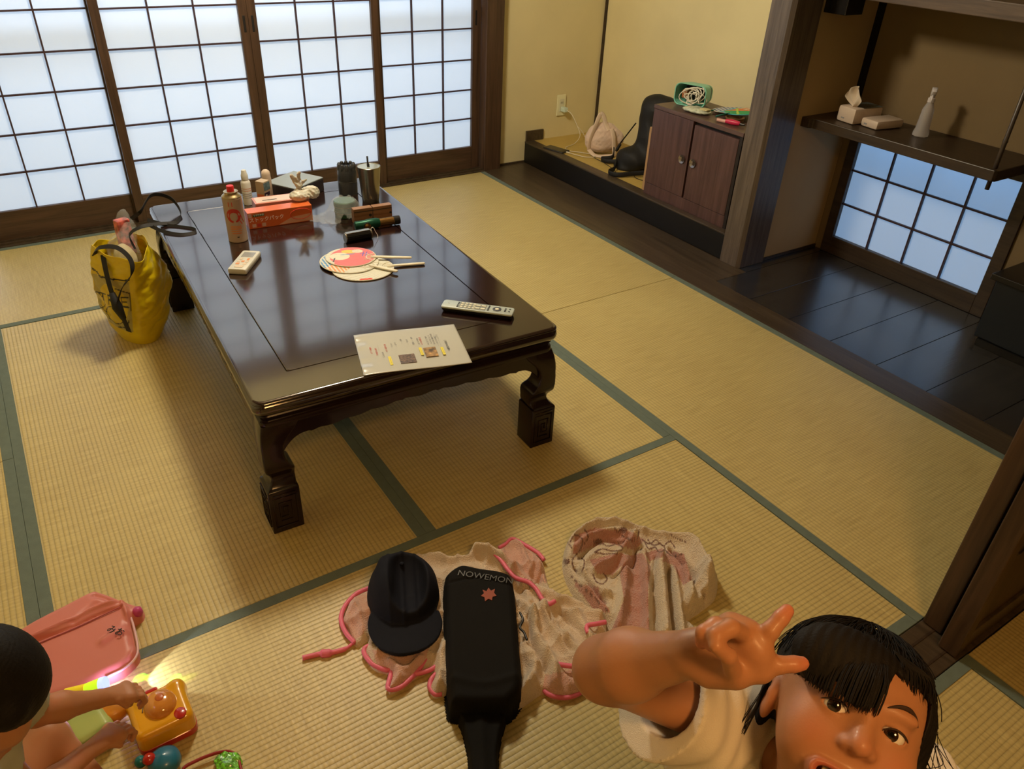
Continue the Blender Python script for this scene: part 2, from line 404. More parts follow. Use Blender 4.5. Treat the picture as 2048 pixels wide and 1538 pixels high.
# ---- shoji screens
def shoji(name, x0, x1, y, stile_l, stile_r, zr=.148, top=1.86):
    d = empty(name, (0, 0, 0)); d['kind'] = 'structure'
    th = .030; px0, px1 = x0+stile_l, x1-stile_r
    MB().box((x0, y, .0055), (px0, y+th, top), bv=.002).build('stile', w_brown, d)
    MB().box((px1, y, .0055), (x1, y+th, top), bv=.002).build('stile', w_brown, d)
    MB().box((px0, y+.001, .0055), (px1, y+th-.001, zr), bv=.002).build('rail', w_brown_h, d)
    MB().box((px0, y+.001, top-.05), (px1, y+th-.001, top)).build('rail', w_brown_h, d)
    cols = [px0+(px1-px0)*i/3 for i in range(4)]; dz = .1712; nr = int((top-.05-zr)/dz)
    rows = [zr+dz*i for i in range(nr+1)]
    if top-.05-rows[-1] > .02: rows.append(top-.05)
    for i in (1, 2): MB().box((cols[i]-.0035, y+.006, zr), (cols[i]+.0035, y+.020, top-.05)).build('lattice_bar', w_bar, d)
    for z in rows[1:-1]: MB().box((px0, y+.0068, z-.0035), (px1, y+.0195, z+.0035)).build('lattice_bar', w_bar, d)
    for i in range(3):
        for j in range(len(rows)-1):
            MB().box((cols[i], y+.0205, rows[j]), (cols[i+1], y+.0212, rows[j+1])).build('paper_pane', paper, d)
    return d
shoji('door_1', .900, 1.617, 3.672, .045, .045)
s2 = shoji('door_2', 1.578, 2.2768, 3.636, .042, .043)
s3 = shoji('door_3', 2.2775, 2.975, 3.636, .043, .042)
s4 = shoji('door_4', 2.957, 3.640, 3.672, .043, .056)
iron = mat('dark_iron', (.01, .009, .009), .5)
for d, x in ((s2, 2.256), (s3, 2.298)): MB().box((x-.006, 3.6345, .88), (x+.006, 3.637, .955), bv=.002).build('finger_pull', iron, d)
MB().box((3.60, 3.6705, .85), (3.612, 3.673, .93), bv=.002).build('finger_pull', iron, s4)
t3 = struct('trim_3', MB().box((.86, Y4+.002, -.06), (3.655, 3.72, .004)), w_sill)
for y0, y1 in ((3.628, 3.634), (3.6665, 3.6715)): MB().box((.86, y0, .0), (3.65, y1, .0125)).build('door_track', w_sill, t3)
struct('trim_4', MB().box((.86, 3.62, 1.862), (3.66, 3.72, 1.97)), w_brown_h)
struct('trim_5', MB().box((3.645, 3.612, -.06), (3.765, 3.74, 2.39), bv=.004), w_brown)
# ---- walls and ceiling
struct('wall_back', MB().box((3.765, 3.672, -.06), (4.66, 3.76, 2.4)).box((-.1, 3.672, -.06), (.86, 3.76, 2.4)).box((.86, 3.68, 1.97), (3.65, 3.76, 2.4)), plaster)
struct('baseboard_back', MB().box((3.767, 3.664, 0), (3.99, 3.672, .010)), w_sill)
struct('wall_left', MB().box((-.14, -3.2, -.06), (-.05, 3.76, 2.4)), plaster)
struct('wall_front', MB().box((-.1, -3.2, -.06), (4.7, -3.1, 2.4)), plaster)
YW0, YW1 = .835, 1.712       # alcove window, frame outside
struct('wall_right', MB().box((4.575, 1.757, -.06), (4.665, 3.70, 2.4)), plaster)
plaster_shaded = mat('alcove_shaded_plaster', (.19, .135, .07), .95, bump=.25, bscale=300, var=.05, vscale=3, spec=.2)  # browner plaster, its colour darkened further to stand for the alcove's shade
struct('wall_alcove', MB().box((4.5745, -3.2, -.06), (4.664, YW0, 2.4)).box((4.5745, YW0, .66), (4.664, YW1, 2.4)).box((4.5745, YW1, -.06), (4.664, 1.757, 2.4)), plaster_shaded)
struct('ceiling', MB().box((-.14, -3.2, 2.39), (4.7, 3.76, 2.45)), ceil_m)
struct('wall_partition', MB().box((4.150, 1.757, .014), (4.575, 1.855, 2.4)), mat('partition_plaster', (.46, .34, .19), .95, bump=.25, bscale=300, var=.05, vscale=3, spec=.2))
struct('baseboard_partition', MB().box((4.150, 1.750, 0), (4.575, 1.757, .014)), w_dark)
struct('trim_6', MB().box((4.563, 3.655, .135), (4.575, 3.672, 2.4)), w_dark)
struct('trim_7', MB().box((4.566, 1.722, .60), (4.576, 1.757, 2.4)), w_black)
struct('wall_upper', MB().box((-.1, -.14, 1.92), (4.6, -.05, 2.4)), plaster)
struct('wall_side', MB().box((3.602, -.125, -.06), (4.575, -.04, 1.92)), plaster_shaded)
# main alcove post, chamfered on the room side corner
c = .016
post = struct('trim_8', MB().prism([(3.973+c, 1.742), (4.155, 1.742), (4.155, 1.866), (3.973+.004, 1.866), (3.973, 1.862), (3.973, 1.742+c)], 0, 2.39), w_post)
# ---- boards along the mats and alcove floor
struct('trim_9', MB().box((XD+.001, -.035, -.06), (3.772, 3.63, .001), bv=.002), w_sill)
fl = MB().box((3.773, 1.695, -.06), (3.985, 3.672, -.001)).build('plank', w_sill, floor)
ys = [1.695, 1.478, 1.257, 1.038, .818, .601, .38, .16, -.035]
for a, b in zip(ys[1:], ys[:-1]):
    MB().box((3.7735, a+.0009, -.06), (4.575, b-.0009, -.001), bv=.0012).build('plank', w_plank, floor)
MB().box((3.9855, 1.696, -.06), (4.575, 1.756, -.001)).build('plank', w_plank, floor)
# ---- raised alcove platform
pf = empty('trim_10', (0, 0, 0)); pf['kind'] = 'structure'
MB().box((3.985, 1.867, -.001), (4.052, 3.664, .134), bv=.003).build('front_board', mat('platform_black', (.006, .005, .0045), .45, var=.2), pf)
MB().box((3.984, 1.867, .127), (4.057, 3.664, .1365), bv=.002).build('edge_board', w_sill, pf)
MB().box((4.0575, 1.867, -.001), (4.575, 3.671, .134)).build('woven_top', mat('platform_rush', (.50, .36, .10), .5, bump=.4, bscale=500, var=.08, stretch=(1, 12, 1), vscale=12), pf)
struct('trim_11', MB().box((3.995, 3.660, .01), (4.130, 3.672, .20)), w_sill)
# ---- alcove window
wn = empty('window_1', (0, 0, 0)); wn['kind'] = 'structure'
X0 = 4.562
w_win = wood('window_frame_wood', (.022, .013, .008), (.055, .034, .020), .4, 'Y')
MB().box((X0, YW1-.050, .0), (X0+.05, YW1, .66), bv=.002).build('frame_post', w_win, wn)
MB().box((X0, YW0, .0), (X0+.05, YW0+.055, .66), bv=.002).build('frame_post', w_win, wn)
MB().box((X0, YW0+.055, .0), (X0+.05, YW1-.05, .090), bv=.002).build('frame_rail', w_win, wn)
MB().box((X0, YW0+.055, .602), (X0+.05, YW1-.05, .66)).build('frame_rail', w_win, wn)
cy = [YW0+.055+(YW1-.05-YW0-.055)*i/4 for i in range(5)]; cz = [.090+.171*i for i in range(4)]
for y in cy[1:-1]: MB().box((X0+.010, y-.0038, .09), (X0+.024, y+.0038, .602)).build('lattice_bar', w_bar, wn)
for z in cz[1:-1]: MB().box((X0+.011, cy[0], z-.0038), (X0+.0235, cy[-1], z+.0038)).build('lattice_bar', w_bar, wn)
for i in range(4):
    for j in range(3): MB().box((X0+.0245, cy[i], cz[j]), (X0+.0252, cy[i+1], cz[j+1])).build('paper_pane', paper2, wn)
# ---- outside: veranda rail and garden pickets whose soft shapes show on the paper
vr = empty('veranda_rail', (0, 0, 0), 0, 'blurred railing outside behind the paper screens', 'railing')
rail_m = mat('grey_rail', (.30, .30, .29), .6)
MB().box((.3, 3.79, .885), (4.3, 3.83, .945)).build('handrail', rail_m, vr)
pk = empty('picket_fence', (4.66, 0, 0), 0, 'pale picket fence outside behind the alcove window', 'fence')
for i in range(12):
    y = .62+i*.105; MB().box((.045, y, -.3), (.055, y+.045, .55+.02*math.sin(i*2.3))).build('picket', rail_m, pk)
struct('ground', MB().box((-3, 3.8, -.5), (9, 9, -.4)).box((4.7, -3, -.5), (9, 3.8, -.4)), mat('garden_ground', (.25, .27, .2), .9))
# ---- shelf, upper shelf, rod, black chest in the alcove
sh = empty('wall_shelf', (4.40, 1.3, .68), 0, 'dark wooden shelf across the alcove holding tissues and a spray bottle', 'shelf')
def lb(mb, name, m, par, **k):
    """world coordinates under a parent"""
    o = mb.build(name, m, par, **k); o.matrix_parent_inverse = Matrix.Translation(-Vector(par.location)); return o
lb(MB().prism([(4.228, 1.700), (4.228, .862), (4.240, .852), (4.574, .852), (4.574, 1.756), (4.212, 1.756), (4.212, 1.712)], .662, .705), 'shelf_board', w_dark, sh, bevel=.003)
lb(MB().box((4.545, .50, .60), (4.574, .852, .70), bv=.002), 'wall_ledger', w_dark, sh)
up = empty('upper_shelf', (4.40, 1.2, 1.22), 0, 'thick dark beam shelf at the top of the alcove', 'shelf')
lb(MB().box((4.215, .30, 1.205), (4.574, 1.62, 1.262), bv=.003), 'shelf_board', wood('upper_shelf_wood', (.05, .03, .02), (.13, .085, .055), .4, 'Y'), up)
lb(MB().box((4.185, 1.645, 1.14), (4.30, 1.756, 1.262), bv=.003), 'bracket', w_black, up)
lb(MB().box((4.20, 1.62, 1.215), (4.574, 1.645, 1.262)), 'shelf_board', w_dark, up)
rod = empty('shelf_rod', (4.262, .880, .62), 0, 'slim dark bamboo rod hanging through the right end of the shelf', 'rod')
lb(MB().tube([(4.262, .880, .622), (4.262, .880, .80), (4.262, .880, .806), (4.262, .880, .812), (4.262, .880, 1.205)], [.0085, .0085, .0105, .0085, .0085], 12), 'bamboo_rod', mat('bamboo_dark', (.06, .045, .035), .35, var=.3, stretch=(1, 1, .1), vscale=60), rod, smooth=True)
ch = empty('low_chest', (4.40, .5, 0), 0, 'black lacquered low chest at the right end of the alcove', 'chest')
bl_blue = mat('blue_black_lacquer', (.010, .013, .018), .28)
lb(MB().box((4.31, .25, .03), (4.55, .735, .285), bv=.004), 'body', bl_blue, ch)
lb(MB().box((4.295, .24, .285), (4.56, .755, .310), bv=.003), 'top_board', w_black, ch)
lb(MB().box((4.30, .26, 0), (4.54, .715, .03)), 'plinth', w_black, ch)
# ================================================================ LOW TABLE
TZ = .43; TA = math.radians(-2.45); TO = Vector((1.934, 1.854, 0))
lacq = mat('table_lacquer', (.016, .0065, .006), .13, spec=.7, coat=.6, var=.25, vscale=6, bump=.03, bscale=30, ior=1.55)
lacq.node_tree.nodes['Principled BSDF'].inputs['Coat IOR'].default_value = 1.6; lacq.node_tree.nodes['Principled BSDF'].inputs['Coat Roughness'].default_value = .08
lacq2 = mat('carved_lacquer', (.013, .0055, .005), .24, spec=.35, coat=.2, var=.25, vscale=6)
tb = empty('low_table', TO, TA, 'large glossy dark red-brown lacquered low table with carved square feet', 'table')
def rrect(hx, hy, r, n=5):
    out = []
    for (sx, sy, a0) in ((1, 1, 0), (-1, 1, 90), (-1, -1, 180), (1, -1, 270)):
        for k in range(n+1):
            a = math.radians(a0+90*k/n); out.append((sx*(hx-r)+r*math.cos(a), sy*(hy-r)+r*math.sin(a)))
    return out
def rings(hx, hy, prof, r0=.03):
    return [[(x, y, z) for x, y in rrect(hx-o, hy-o, max(r0-o*.6, .004))] for o, z in prof]
hx, hy = .458, .776
# top: frame board, thin recessed groove, inner panel
ix, iy = .335, .652
mb = MB()
R = rings(hx, hy, [(.010, .388), (.004, .390), (.0, .395), (-.002, .404), (.0, .414), (.003, .4165), (.004, .4185), (.001, .4205), (.0, .4235), (.002, .4275), (.006, .4296), (.010, .430), (.013, .430)])
inner = [[(x, y, z) for x, y in rrect(ix+o, iy+o, .006)] for o, z in ((.0058, .43), (.0028, .43), (.0022, .4278), (.0022, .40))]
mb.loft(R+inner, cap=False); n = len(R[0])
mb.build('table_frame', lacq, tb, smooth=40)
MB().loft([[(x, y, z) for x, y in rrect(ix-o, iy-o, .006)] for o, z in ((-.002, .40), (.0, .4285), (.0015, .43), (.006, .43))]).build('table_panel', lacq, tb, smooth=40)
# moulded band and scalloped aprons
R = rings(hx, hy, [(.012, .345), (.010, .352), (.012, .360), (.018, .364), (.016, .372), (.012, .378), (.016, .383), (.012, .388)], .03)
R2 = [[(x, y, z) for x, y in rrect(hx-.06, hy-.06, .01)] for z in (.388, .345)]
mb = MB(); mb.loft(R+R2+[R[0]], cap=False); mb.build('moulding', lacq2, tb, smooth=40)
def apron(L, zb, off, axis, sgn):
    pts = [(-L, .352)]; N = 120
    for i in range(N+1):
        u = -1+2*i/N; a = abs(u); x = u*L
        z = zb-.012+.010*math.cos(u*math.pi)  # gentle belly
        z += -.0045*abs(math.sin(a*math.pi*5.5)) if .12 < a < .80 else 0
        if a < .12: z -= .006*(1+math.cos(u/.12*math.pi))/2
        if a > .82: z -= .055*((a-.82)/.18)**2.2
        pts.append((x, z))
    pts.append((L, .352))
    v = []; k = len(pts)
    for d in (off, off-.026*1):
        for x, z in pts:
            v.append((x, sgn*d, z) if axis == 'x' else (sgn*d, x, z))
    f = []
    for i in range(1, k-2): f.append((i, i+1, k+i+1, k+i))
    top = []
    m_ = MB(); m_.v = v; m_.f = f
    for i in range(1, k-2):      # front and back faces as strips up to the top edge
        pass
    # add top verts
    base = len(v); tops = []
    for d in (off, off-.026):
        for x, z in pts[1:-1]: v.append((x, sgn*d, .352) if axis == 'x' else (sgn*d, x, .352))
    q = len(pts)-2
    for i in range(q-1):
        f.append((1+i, 1+i+1, base+i+1, base+i)); f.append((k+1+i, base+q+i, base+q+i+1, k+1+i+1)); f.append((base+i, base+i+1, base+q+i+1, base+q+i))
    m_.mi = [0]*len(f)
    return m_
for ax_, sg, L, off in (('x', -1, hx-.052, hy-.014), ('x', 1, hx-.052, hy-.014), ('y', -1, hy-.052, hx-.014), ('y', 1, hy-.052, hx-.014)):
    a = apron(L, .322, off, ax_, sg); a.build('apron', lacq2, tb, smooth=50, bevel=.002)
# carved relief scrolls on the long aprons
for sg in (-1, 1):
    mb = MB()
    for k in range(15):
        yy = -.49+k*.07
        pts = [(sg*(hx-.0145), yy+.026*math.cos(a)*(1-a/9), .325+.013*math.sin(a)*(1-a/9)) for a in [j*.5 for j in range(13)]]
        mb.tube(pts, [.0020]*len(pts), 5)
    o = mb.build('carved_relief', lacq, tb, smooth=True); o['kind'] = 'stuff'
def leg(sx, sy):
    prof = [(.0018, -.006, .080), (.142, -.006, .080), (.146, -.004, .079), (.148, .001, .075), (.152, .004, .078), (.160, .010, .079), (.172, .0145, .079), (.184, .0135, .080), (.194, .008, .080), (.202, .002, .079),
            (.208, -.001, .077), (.216, -.002, .072), (.226, -.003, .065), (.240, -.003, .059), (.256, -.003, .056), (.270, -.002, .056), (.286, -.002, .059), (.300, -.001, .067), (.314, .001, .080), (.33, .004, .096), (.350, .010, .112)]
    mb = MB(); rs = []
    for z, o, i in prof:
        a0, a1 = hx-.003-o, hx-.003-i; b0, b1 = hy-.003-o, hy-.003-i; r = .007 if z > .147 else .003
        ring = []
        for (x, y, a) in ((a0-r, b0-r, 0), (a1+r, b0-r, 90), (a1+r, b1+r, 180), (a0-r, b1+r, 270)):
            for t in (0, 30, 60, 90): ring.append((sx*(x+r*math.cos(math.radians(a+t))), sy*(y+r*math.sin(math.radians(a+t))), z))
        rs.append(ring)
    mb.loft(rs); L = mb.build('leg', lacq2, tb, smooth=45)
    # carved key pattern on the foot block
    c0x, c0y = hx+.0045, hy+.0045
    for face in (0, 1):
        q = MB()
        def line(pts):
            P = []
            for a, z in pts:
                P.append((sx*(hx-.003-a), sy*c0y, z) if face == 0 else (sx*c0x, sy*(hy-.003-a), z))
            q.tube(P, .0022, 5)
        line([(.006, .020), (.068, .020), (.068, .122), (.006, .122), (.006, .020)])
        line([(.020, .040), (.054, .040), (.054, .104), (.020, .104), (.020, .055), (.042, .055), (.042, .088), (.031, .088), (.031, .068)])
        line([(.006, .132), (.068, .132)])
        w = q.build('carved_key', lacq2, L, smooth=True)
    return L
for sx in (-1, 1):
    for sy in (-1, 1): leg(sx, sy)
# ================================================================ THINGS ON THE TABLE
ca, sa = math.cos(TA), math.sin(TA)
def T(x, y, z=0): return Vector((TO.x+ca*x-sa*y, TO.y+sa*x+ca*y, TZ+z))
def on_table(name, x, y, rz, label, cat, group=None, z=0.0): return empty(name, T(x, y, z+.0003), TA+rz, label, cat, group)
white_p = mat('white_plastic', (.60, .60, .54), .4)
black_p = mat('black_plastic', (.012, .012, .013), .3)
ink = mat('ink_black', (.02, .02, .02), .6); ink_r = mat('ink_red', (.6, .06, .05), .6); ink_y = mat('ink_yellow', (.75, .65, .05), .6); ink_w = mat('ink_white', (.85, .83, .8), .6)
ink_o = mat('ink_orange', (.70, .16, .04), .5); ink_g = mat('ink_grey', (.25, .25, .26), .6); ink_b = mat('ink_blue', (.06, .2, .5), .6)
# laminated sheet: corners in table coordinates
a = Vector((-.112, -.552)); b = Vector((.171, -.621)); u = (b-a).normalized(); n2 = Vector((-u.y, u.x))
sheet = on_table('laminated_sheet', a.x, a.y, math.atan2(u.y, u.x), 'white laminated notice sheet with photos hanging over the near table edge', 'sheet')
LX, LY = .297, .222
V = []; F = []; NX, NY = 60, 44
for j in range(NY+1):
    for i in range(NX+1):
        x = LX*i/NX; y = -LY*j/NY
        z = .0012+.0018*math.sin(x*11+.6)**2+.0012*math.sin(y*17+x*8)
        over = max(0, -y-.205); z -= 0*over
        if i < 7: z += .0022*(1-i/7)*math.sin(j*.55)*(.5+.5*math.sin(j*.21))
        V.append((x, y, z))
for j in range(NY):
    for i in range(NX): q = j*(NX+1)+i; F.append((q, q+1, q+NX+2, q+NX+1))
film = mat('laminate', (.50, .51, .47), .22, coat=.5)
o = mesh_obj('film', V, F, film, sheet); so = o.modifiers.new('s', 'SOLIDIFY'); so.thickness = .0009; so.offset = -1
def sm(x, y): return Vector((x, y, .0042))
photo1 = mat('photo_print_street', (.11, .06, .035), .35, var=.95, vscale=150)
photo2 = mat('photo_print_dog', (.35, .20, .06), .35, var=.8, vscale=70)
mb = MB(); mb.box((.106, -.188, .0037), (.150, -.142, .0042)); mb.build('printed_photo', photo1, sheet)
mb = MB(); mb.box((.180, -.168, .0037), (.215, -.118, .0042)); mb.build('printed_photo', photo2, sheet)
jp = ['おもてなし', 'お知らせ', 'ゴミの分け方', 'お風呂', '朝食', '鍵', '駐車場', '電話', 'タオル']
def vtext(s, x, y, size, m_):
    mw = Matrix.Translation((x, y, .0046))@Matrix.Rotation(-H, 4, 'Z'); return text('printed_text', s, size, m_, sheet, mw, .0001)
vtext('ご利用のお客様へ', .249, -.118, .0078, ink)
for x, y, s, m_ in ((.232, -.085, 'ようこそ・・・・・・・', ink_g), (.225, -.080, '・・ご案内いたします・・', ink_g), (.216, -.078, '館内は禁煙となります。', ink_g), (.208, -.075, 'どうぞごゆっくり', ink_g), (.199, -.082, 'お過ごしください。', ink_g),
                   (.181, -.078, '窓を開けないで', ink_r), (.173, -.078, '虫が入ります', ink_g), (.158, -.070, 'お茶・・・急須', ink_g), (.143, -.075, 'ふとん・・', ink_g), (.126, -.070, '時計・・・', ink_g), (.108, -.083, 'テレビ・・', ink_g), (.096, -.083, 'エアコン', ink_g),
                   (.078, -.095, '花火は禁止です', ink_r), (.058, -.092, '・・・・・・', ink_g), (.050, -.110, 'お庭では静かに', ink_r), (.036, -.100, 'お願いします', ink_r), (.066, -.130, 'ありがとう', ink_g)):
    vtext(s, x, y, .0062, m_)
for x, y, L in ((.172, -.135, .042), (.232, -.146, .042), (.081, -.166, .045)):
    MB().box((x-.004, y-L/2, .0038), (x+.004, y+L/2, .0043)).build('highlight_strip', ink_y, sheet)
    vtext('・・・・・', x, y, .006, ink)
# television remote
r = on_table('television_remote', .279, -.583, math.atan2(-.150, .168), 'silver television remote with many buttons near the front right table corner', 'remote control')
L2, W2 = .112, .0245
mb = MB(); o_ = [[(x, y, z) for x, y in rrect(L2-i, W2-i*.6, .008)] for i, z in ((.010, 0), (.004, .003), (.001, .010), (0, .014))]
mb.loft(o_); mb.build('underside', black_p, r, smooth=50)
mb = MB(); mb.loft([[(x, y, z) for x, y in rrect(L2-i, W2-i, .008)] for i, z in ((0, .014), (0, .0175), (.002, .0195))]); mb.build('face_plate', mat('silver_plastic', (.46, .54, .53), .35, 0), r, smooth=50)
but = mat('remote_button', (.70, .69, .56), .5); butd = mat('remote_button_dark', (.06, .07, .09), .5)
MB().box((-.058, -.0195, .0195), (.026, .0195, .0199)).build('key_field', mat('key_field_grey', (.22, .25, .24), .5), r)
for c_ in range(4):
    for k in range(3):
        x = -.050+c_*.0125; y = (k-1)*.0125; MB().box((x-.0045, y-.0038, .0195), (x+.0045, y+.0038, .0212), bv=.0007).build('button', but, r)
for x, y in ((-.062, -.014), (-.062, -.005), (-.062, .005), (-.062, .014), (.034, -.013), (.034, -.004), (.034, .005), (.034, .014), (.086, -.008), (.086, .0), (.086, .009), (.099, .009), (.099, -.006)):
    MB().box((x-.0025, y-.002, .0195), (x+.0025, y+.002, .0212)).build('button', butd, r)
for x, y in ((.0, .009), (.0, -.009), (.017, .009), (.017, -.009)): MB().box((x-.007, y-.0042, .0195), (x+.007, y+.0042, .0214), bv=.0007).build('button', but, r)
MB().lathe([(.0135, .0195), (.0135, .0208), (.0125, .0212), (.0075, .0212), (.007, .0203)], (.060, 0, 0), 28).build('ring_button', butd, r, smooth=40)
MB().lathe([(.006, .0195), (.006, .0214), (.005, .0218)], (.060, 0, 0), 20).build('button', but, r, smooth=40)
text('printed_text', 'TV', .006, ink_g, r, Matrix.Translation((-.092, 0, .0197)))
# air conditioner remote
r = on_table('air_conditioner_remote', -.262, .067, math.atan2(.130, .084), 'small white air conditioner remote lying alone on the left of the table', 'remote control')
mb = MB(); mb.loft([[(x, y, z) for x, y in rrect(.078-i, .031-i, .007)] for i, z in ((.003, 0), (0, .003), (0, .016), (.002, .019))]); mb.build('case', white_p, r, smooth=50)
MB().box((.022, -.020, .019), (.062, .020, .0195)).build('display', mat('lcd_grey', (.30, .31, .30), .2), r)
for k in range(4): MB().box((.032+k*.007, -.014, .0195), (.034+k*.007, .014, .0197)).build('printed_line', ink_g, r)
for i, (x, y, w, h_) in enumerate([(.005, -.012, .008, .004), (.005, .012, .008, .004), (-.014, -.014, .006, .005), (-.014, 0, .006, .005), (-.014, .014, .006, .005), (-.033, -.012, .006, .006), (-.033, .012, .006, .006), (-.054, 0, .008, .014)]):
    MB().box((x-w, y-h_, .019), (x+w, y+h_, .0202), bv=.0006).build('button', mat('beige_button', (.62, .52, .40), .5) if i % 3 else mat('orange_button', (.65, .28, .12), .5), r)
# three round paper fans
def fan(name, x, y, z, ang, label, R_, cols, tilt=0, hl=.115):
    f = on_table(name, x, y, ang, label, 'fan', 'round paper fans piled on the table', z)
    f.rotation_euler = (math.radians(tilt), 0, TA+ang)
    n_ = 160; th = .0012
    # disc with vertex-colour print
    V = [(0, 0, th)]; Fq = []; C_ = []
    RR = 56
    V = []; 
    for j in range(RR+1):
        for i in range(n_):
            a_ = 2*math.pi*i/n_; rr = R_*j/RR; V.append((rr*math.cos(a_), rr*math.sin(a_)*.93, th))
    for j in range(RR):
        for i in range(n_): k = j*n_+i; k2 = j*n_+(i+1) % n_; Fq.append((k, k2, k2+n_, k+n_))
    V = np.array(V); C_ = cols(V[:, 0]/R_, V[:, 1]/R_)
    rib = .5+.5*np.cos(np.arctan2(V[:, 1], V[:, 0]-R_*1.1)*110)
    V[:, 2] += .0006*rib
    rl = (np.cos(np.arctan2(V[:, 1], V[:, 0]-R_*1.1)*62) > .80)[:, None]; C_ = np.where(rl, C_*.80, C_)
    pm = mat('fan_paper', (.8, .8, .7), .6, vcol=True)
    o = mesh_obj('paper_disc', V, Fq, pm, f, col=C_); so = o.modifiers.new('s', 'SOLIDIFY'); so.thickness = .0012; so.offset = -1
    MB().tube([(R_*math.cos(a_), R_*.93*math.sin(a_), th*.6) for a_ in [2*math.pi*i/n_ for i in range(n_+1)]], .0019, 6, cap=False).build('rim', mat('fan_plastic', (.72, .68, .54), .45), f, smooth=True)
    mb = MB()
    for k in (-2, -1, 0, 1, 2): mb.tube([(R_*.55, k*R_*.16, th+.0012), (R_*.98, k*.004, th+.0022)], .0012, 5)
    mb.tube(spline([(R_*.93, R_*.34, th+.001), (R_*.70, R_*.20, th+.002), (R_*.62, 0, th+.002), (R_*.70, -R_*.20, th+.002), (R_*.93, -R_*.34, th+.001)], 6), .0018, 6)
    mb.build('fan_ribs', mat('fan_plastic', (.72, .68, .54), .45), f, smooth=True)
    MB().tube([(R_*.8, 0, th+.003), (R_*1.05, 0, th+.003), (R_+hl*.5, 0, .0035), (R_+hl, 0, .0035), (R_+hl+.004, 0, .0035)], [.004, .0065, .0075, .0075, .003], 10, flat=(1, .55), up=(0, 1, 0)).build('handle', mat('fan_plastic', (.72, .68, .54), .45), f, smooth=True)
    return f
CR = np.array((.64, .64, .54)); PK = np.array((.75, .18, .20)); BL = np.array((.10, .28, .55)); OR = np.array((.75, .30, .10)); GN = np.array((.75, .55, .12))
def base_cols(x, y): return np.tile(CR, (len(x), 1))
def cols_low(x, y):
    c = base_cols(x, y); k = (np.abs(y+.86) < .06) & (x > -.2) & (x < .2); c[k] = (.70, .08, .05); return c
def cols_mid(x, y):
    c = base_cols(x, y); st = np.sin((x*.8+y)*42) > -.1
    k = st & (x < -.35) & (y < .1) & (x*x+y*y < .9); c[k] = BL
    k = st & (x > -.35) & (x < .35) & (y < -.45) & (x*x+y*y < .9); c[k] = OR
    c[(x+.80)**2+(y-.16)**2 < .005] = (.02, .02, .02)
    return c
def cols_top(x, y):
    c = base_cols(x, y)
    c[(x*x+y*y) < .92] = PK
    c[((x+.45)**2/.16+(y+.02)**2/.13 < 1)] = (.72, .68, .56)
    c[((x+.15)**2/.10+(y-.48)**2/.03 < 1)] = GN
    c[((x-.18)**2/.05+(y-.55)**2/.03 < 1)] = (.66, .62, .5)
    k = ((np.abs(x-.45) < .02) | (np.abs(x-.58) < .02) | (np.abs(y-.30) < .02)) & (x > .32) & (x < .70) & (y > .08) & (y < .52); c[k] = (.12, .13, .50)
    k = (np.abs(y-.25-.3*x) < .03) & (x > -.45) & (x < .1); c[k] = (.12, .25, .55)
    k = (np.abs(x+.62) < .03) & (y < -.2); c[k] = (.1, .1, .12)
    c[(x < -.55) & (x*x+y*y > .72)] = CR
    return c
def uchiwa(cx, cy, hx_, hy_, z, *a_, **k): return fan('paper_fan', cx, cy, z, math.atan2(hy_-cy, hx_-cx), *a_, **k)
fL = (.075, -.150)
uchiwa(.080, -.135, .285, -.190, .0015, 'bottom paper fan of the pile, plain cream with a red mark', .102, cols_low, hl=.105)
uchiwa(.055, -.070, .180, -.235, .0065, 'middle paper fan of the pile with blue and orange stripes', .100, cols_mid, hl=.085)
uchiwa(.070, -.048, .285, -.165, .0115, 'top paper fan of the pile with a pink print', .085, cols_top, hl=.120)
# gas canister
g = on_table('gas_canister', -.228, .295, math.radians(20), 'beige gas canister with a red cap and red ring logo', 'canister')
tin = mat('gold_tin', (.45, .36, .20), .28, .85)
MB().lathe([(.0305, 0), (.0335, .001), (.0340, .004), (.0335, .007), (.0335, .155), (.0340, .1575), (.0330, .160)], n=48).build('can_body', mat('beige_label', (.44, .33, .255), .35, coat=.3), g, smooth=35)
MB().lathe([(.0335, .1595), (.0335, .163), (.030, .167), (.024, .171), (.022, .174), (.0245, .177), (.0245, .1795), (.020, .1805), (.012, .180), (.010, .183)], n=40).build('can_shoulder', tin, g, smooth=40)
MB().lathe([(.0125, .1795), (.0125, .197), (.0115, .199), (.0, .199)], n=28, cap=False).build('cap', mat('red_cap', (.65, .02, .02), .4), g, smooth=40)
def wrap_band(pts_uv, width, mtl, name, par, R_=.0339):
    """ribbon laid on the can: (angle deg, height)"""
    P = spline([(a_, z_, 0) for a_, z_ in pts_uv], 8); mb = MB(); v = []; f = []
    for i, p in enumerate(P):
        d = (P[min(i+1, len(P)-1)]-P[max(i-1, 0)]); d = Vector((d.x*R_*math.pi/180, d.y)).normalized(); w = width(i/(len(P)-1)) if callable(width) else width
        for s in (-1, 1):
            a_ = math.radians(p.x)-s*w*d.y/R_; z_ = p.y+s*w*d.x; v.append((R_*math.cos(a_), R_*math.sin(a_), z_))
    for i in range(len(P)-1): f.append((2*i, 2*i+2, 2*i+3, 2*i+1))
    return MB().add(v, f).build(name, mtl, par)
red_l = mat('logo_red', (.50, .035, .02), .4); org_l = mat('logo_orange', (.70, .22, .05), .4)
ring_ = [(-126+33*math.cos(q), .099+.0205*math.sin(q)) for q in [math.radians(d_) for d_ in range(-75, 262, 21)]]
wrap_band([(-74, .070), (-84, .082), (-94, .100)], lambda t_: .0070, red_l, 'logo_tail', g)
wrap_band(ring_, lambda t_: .0030+.0040*math.sin(t_*3.1), red_l, 'logo_ring', g)
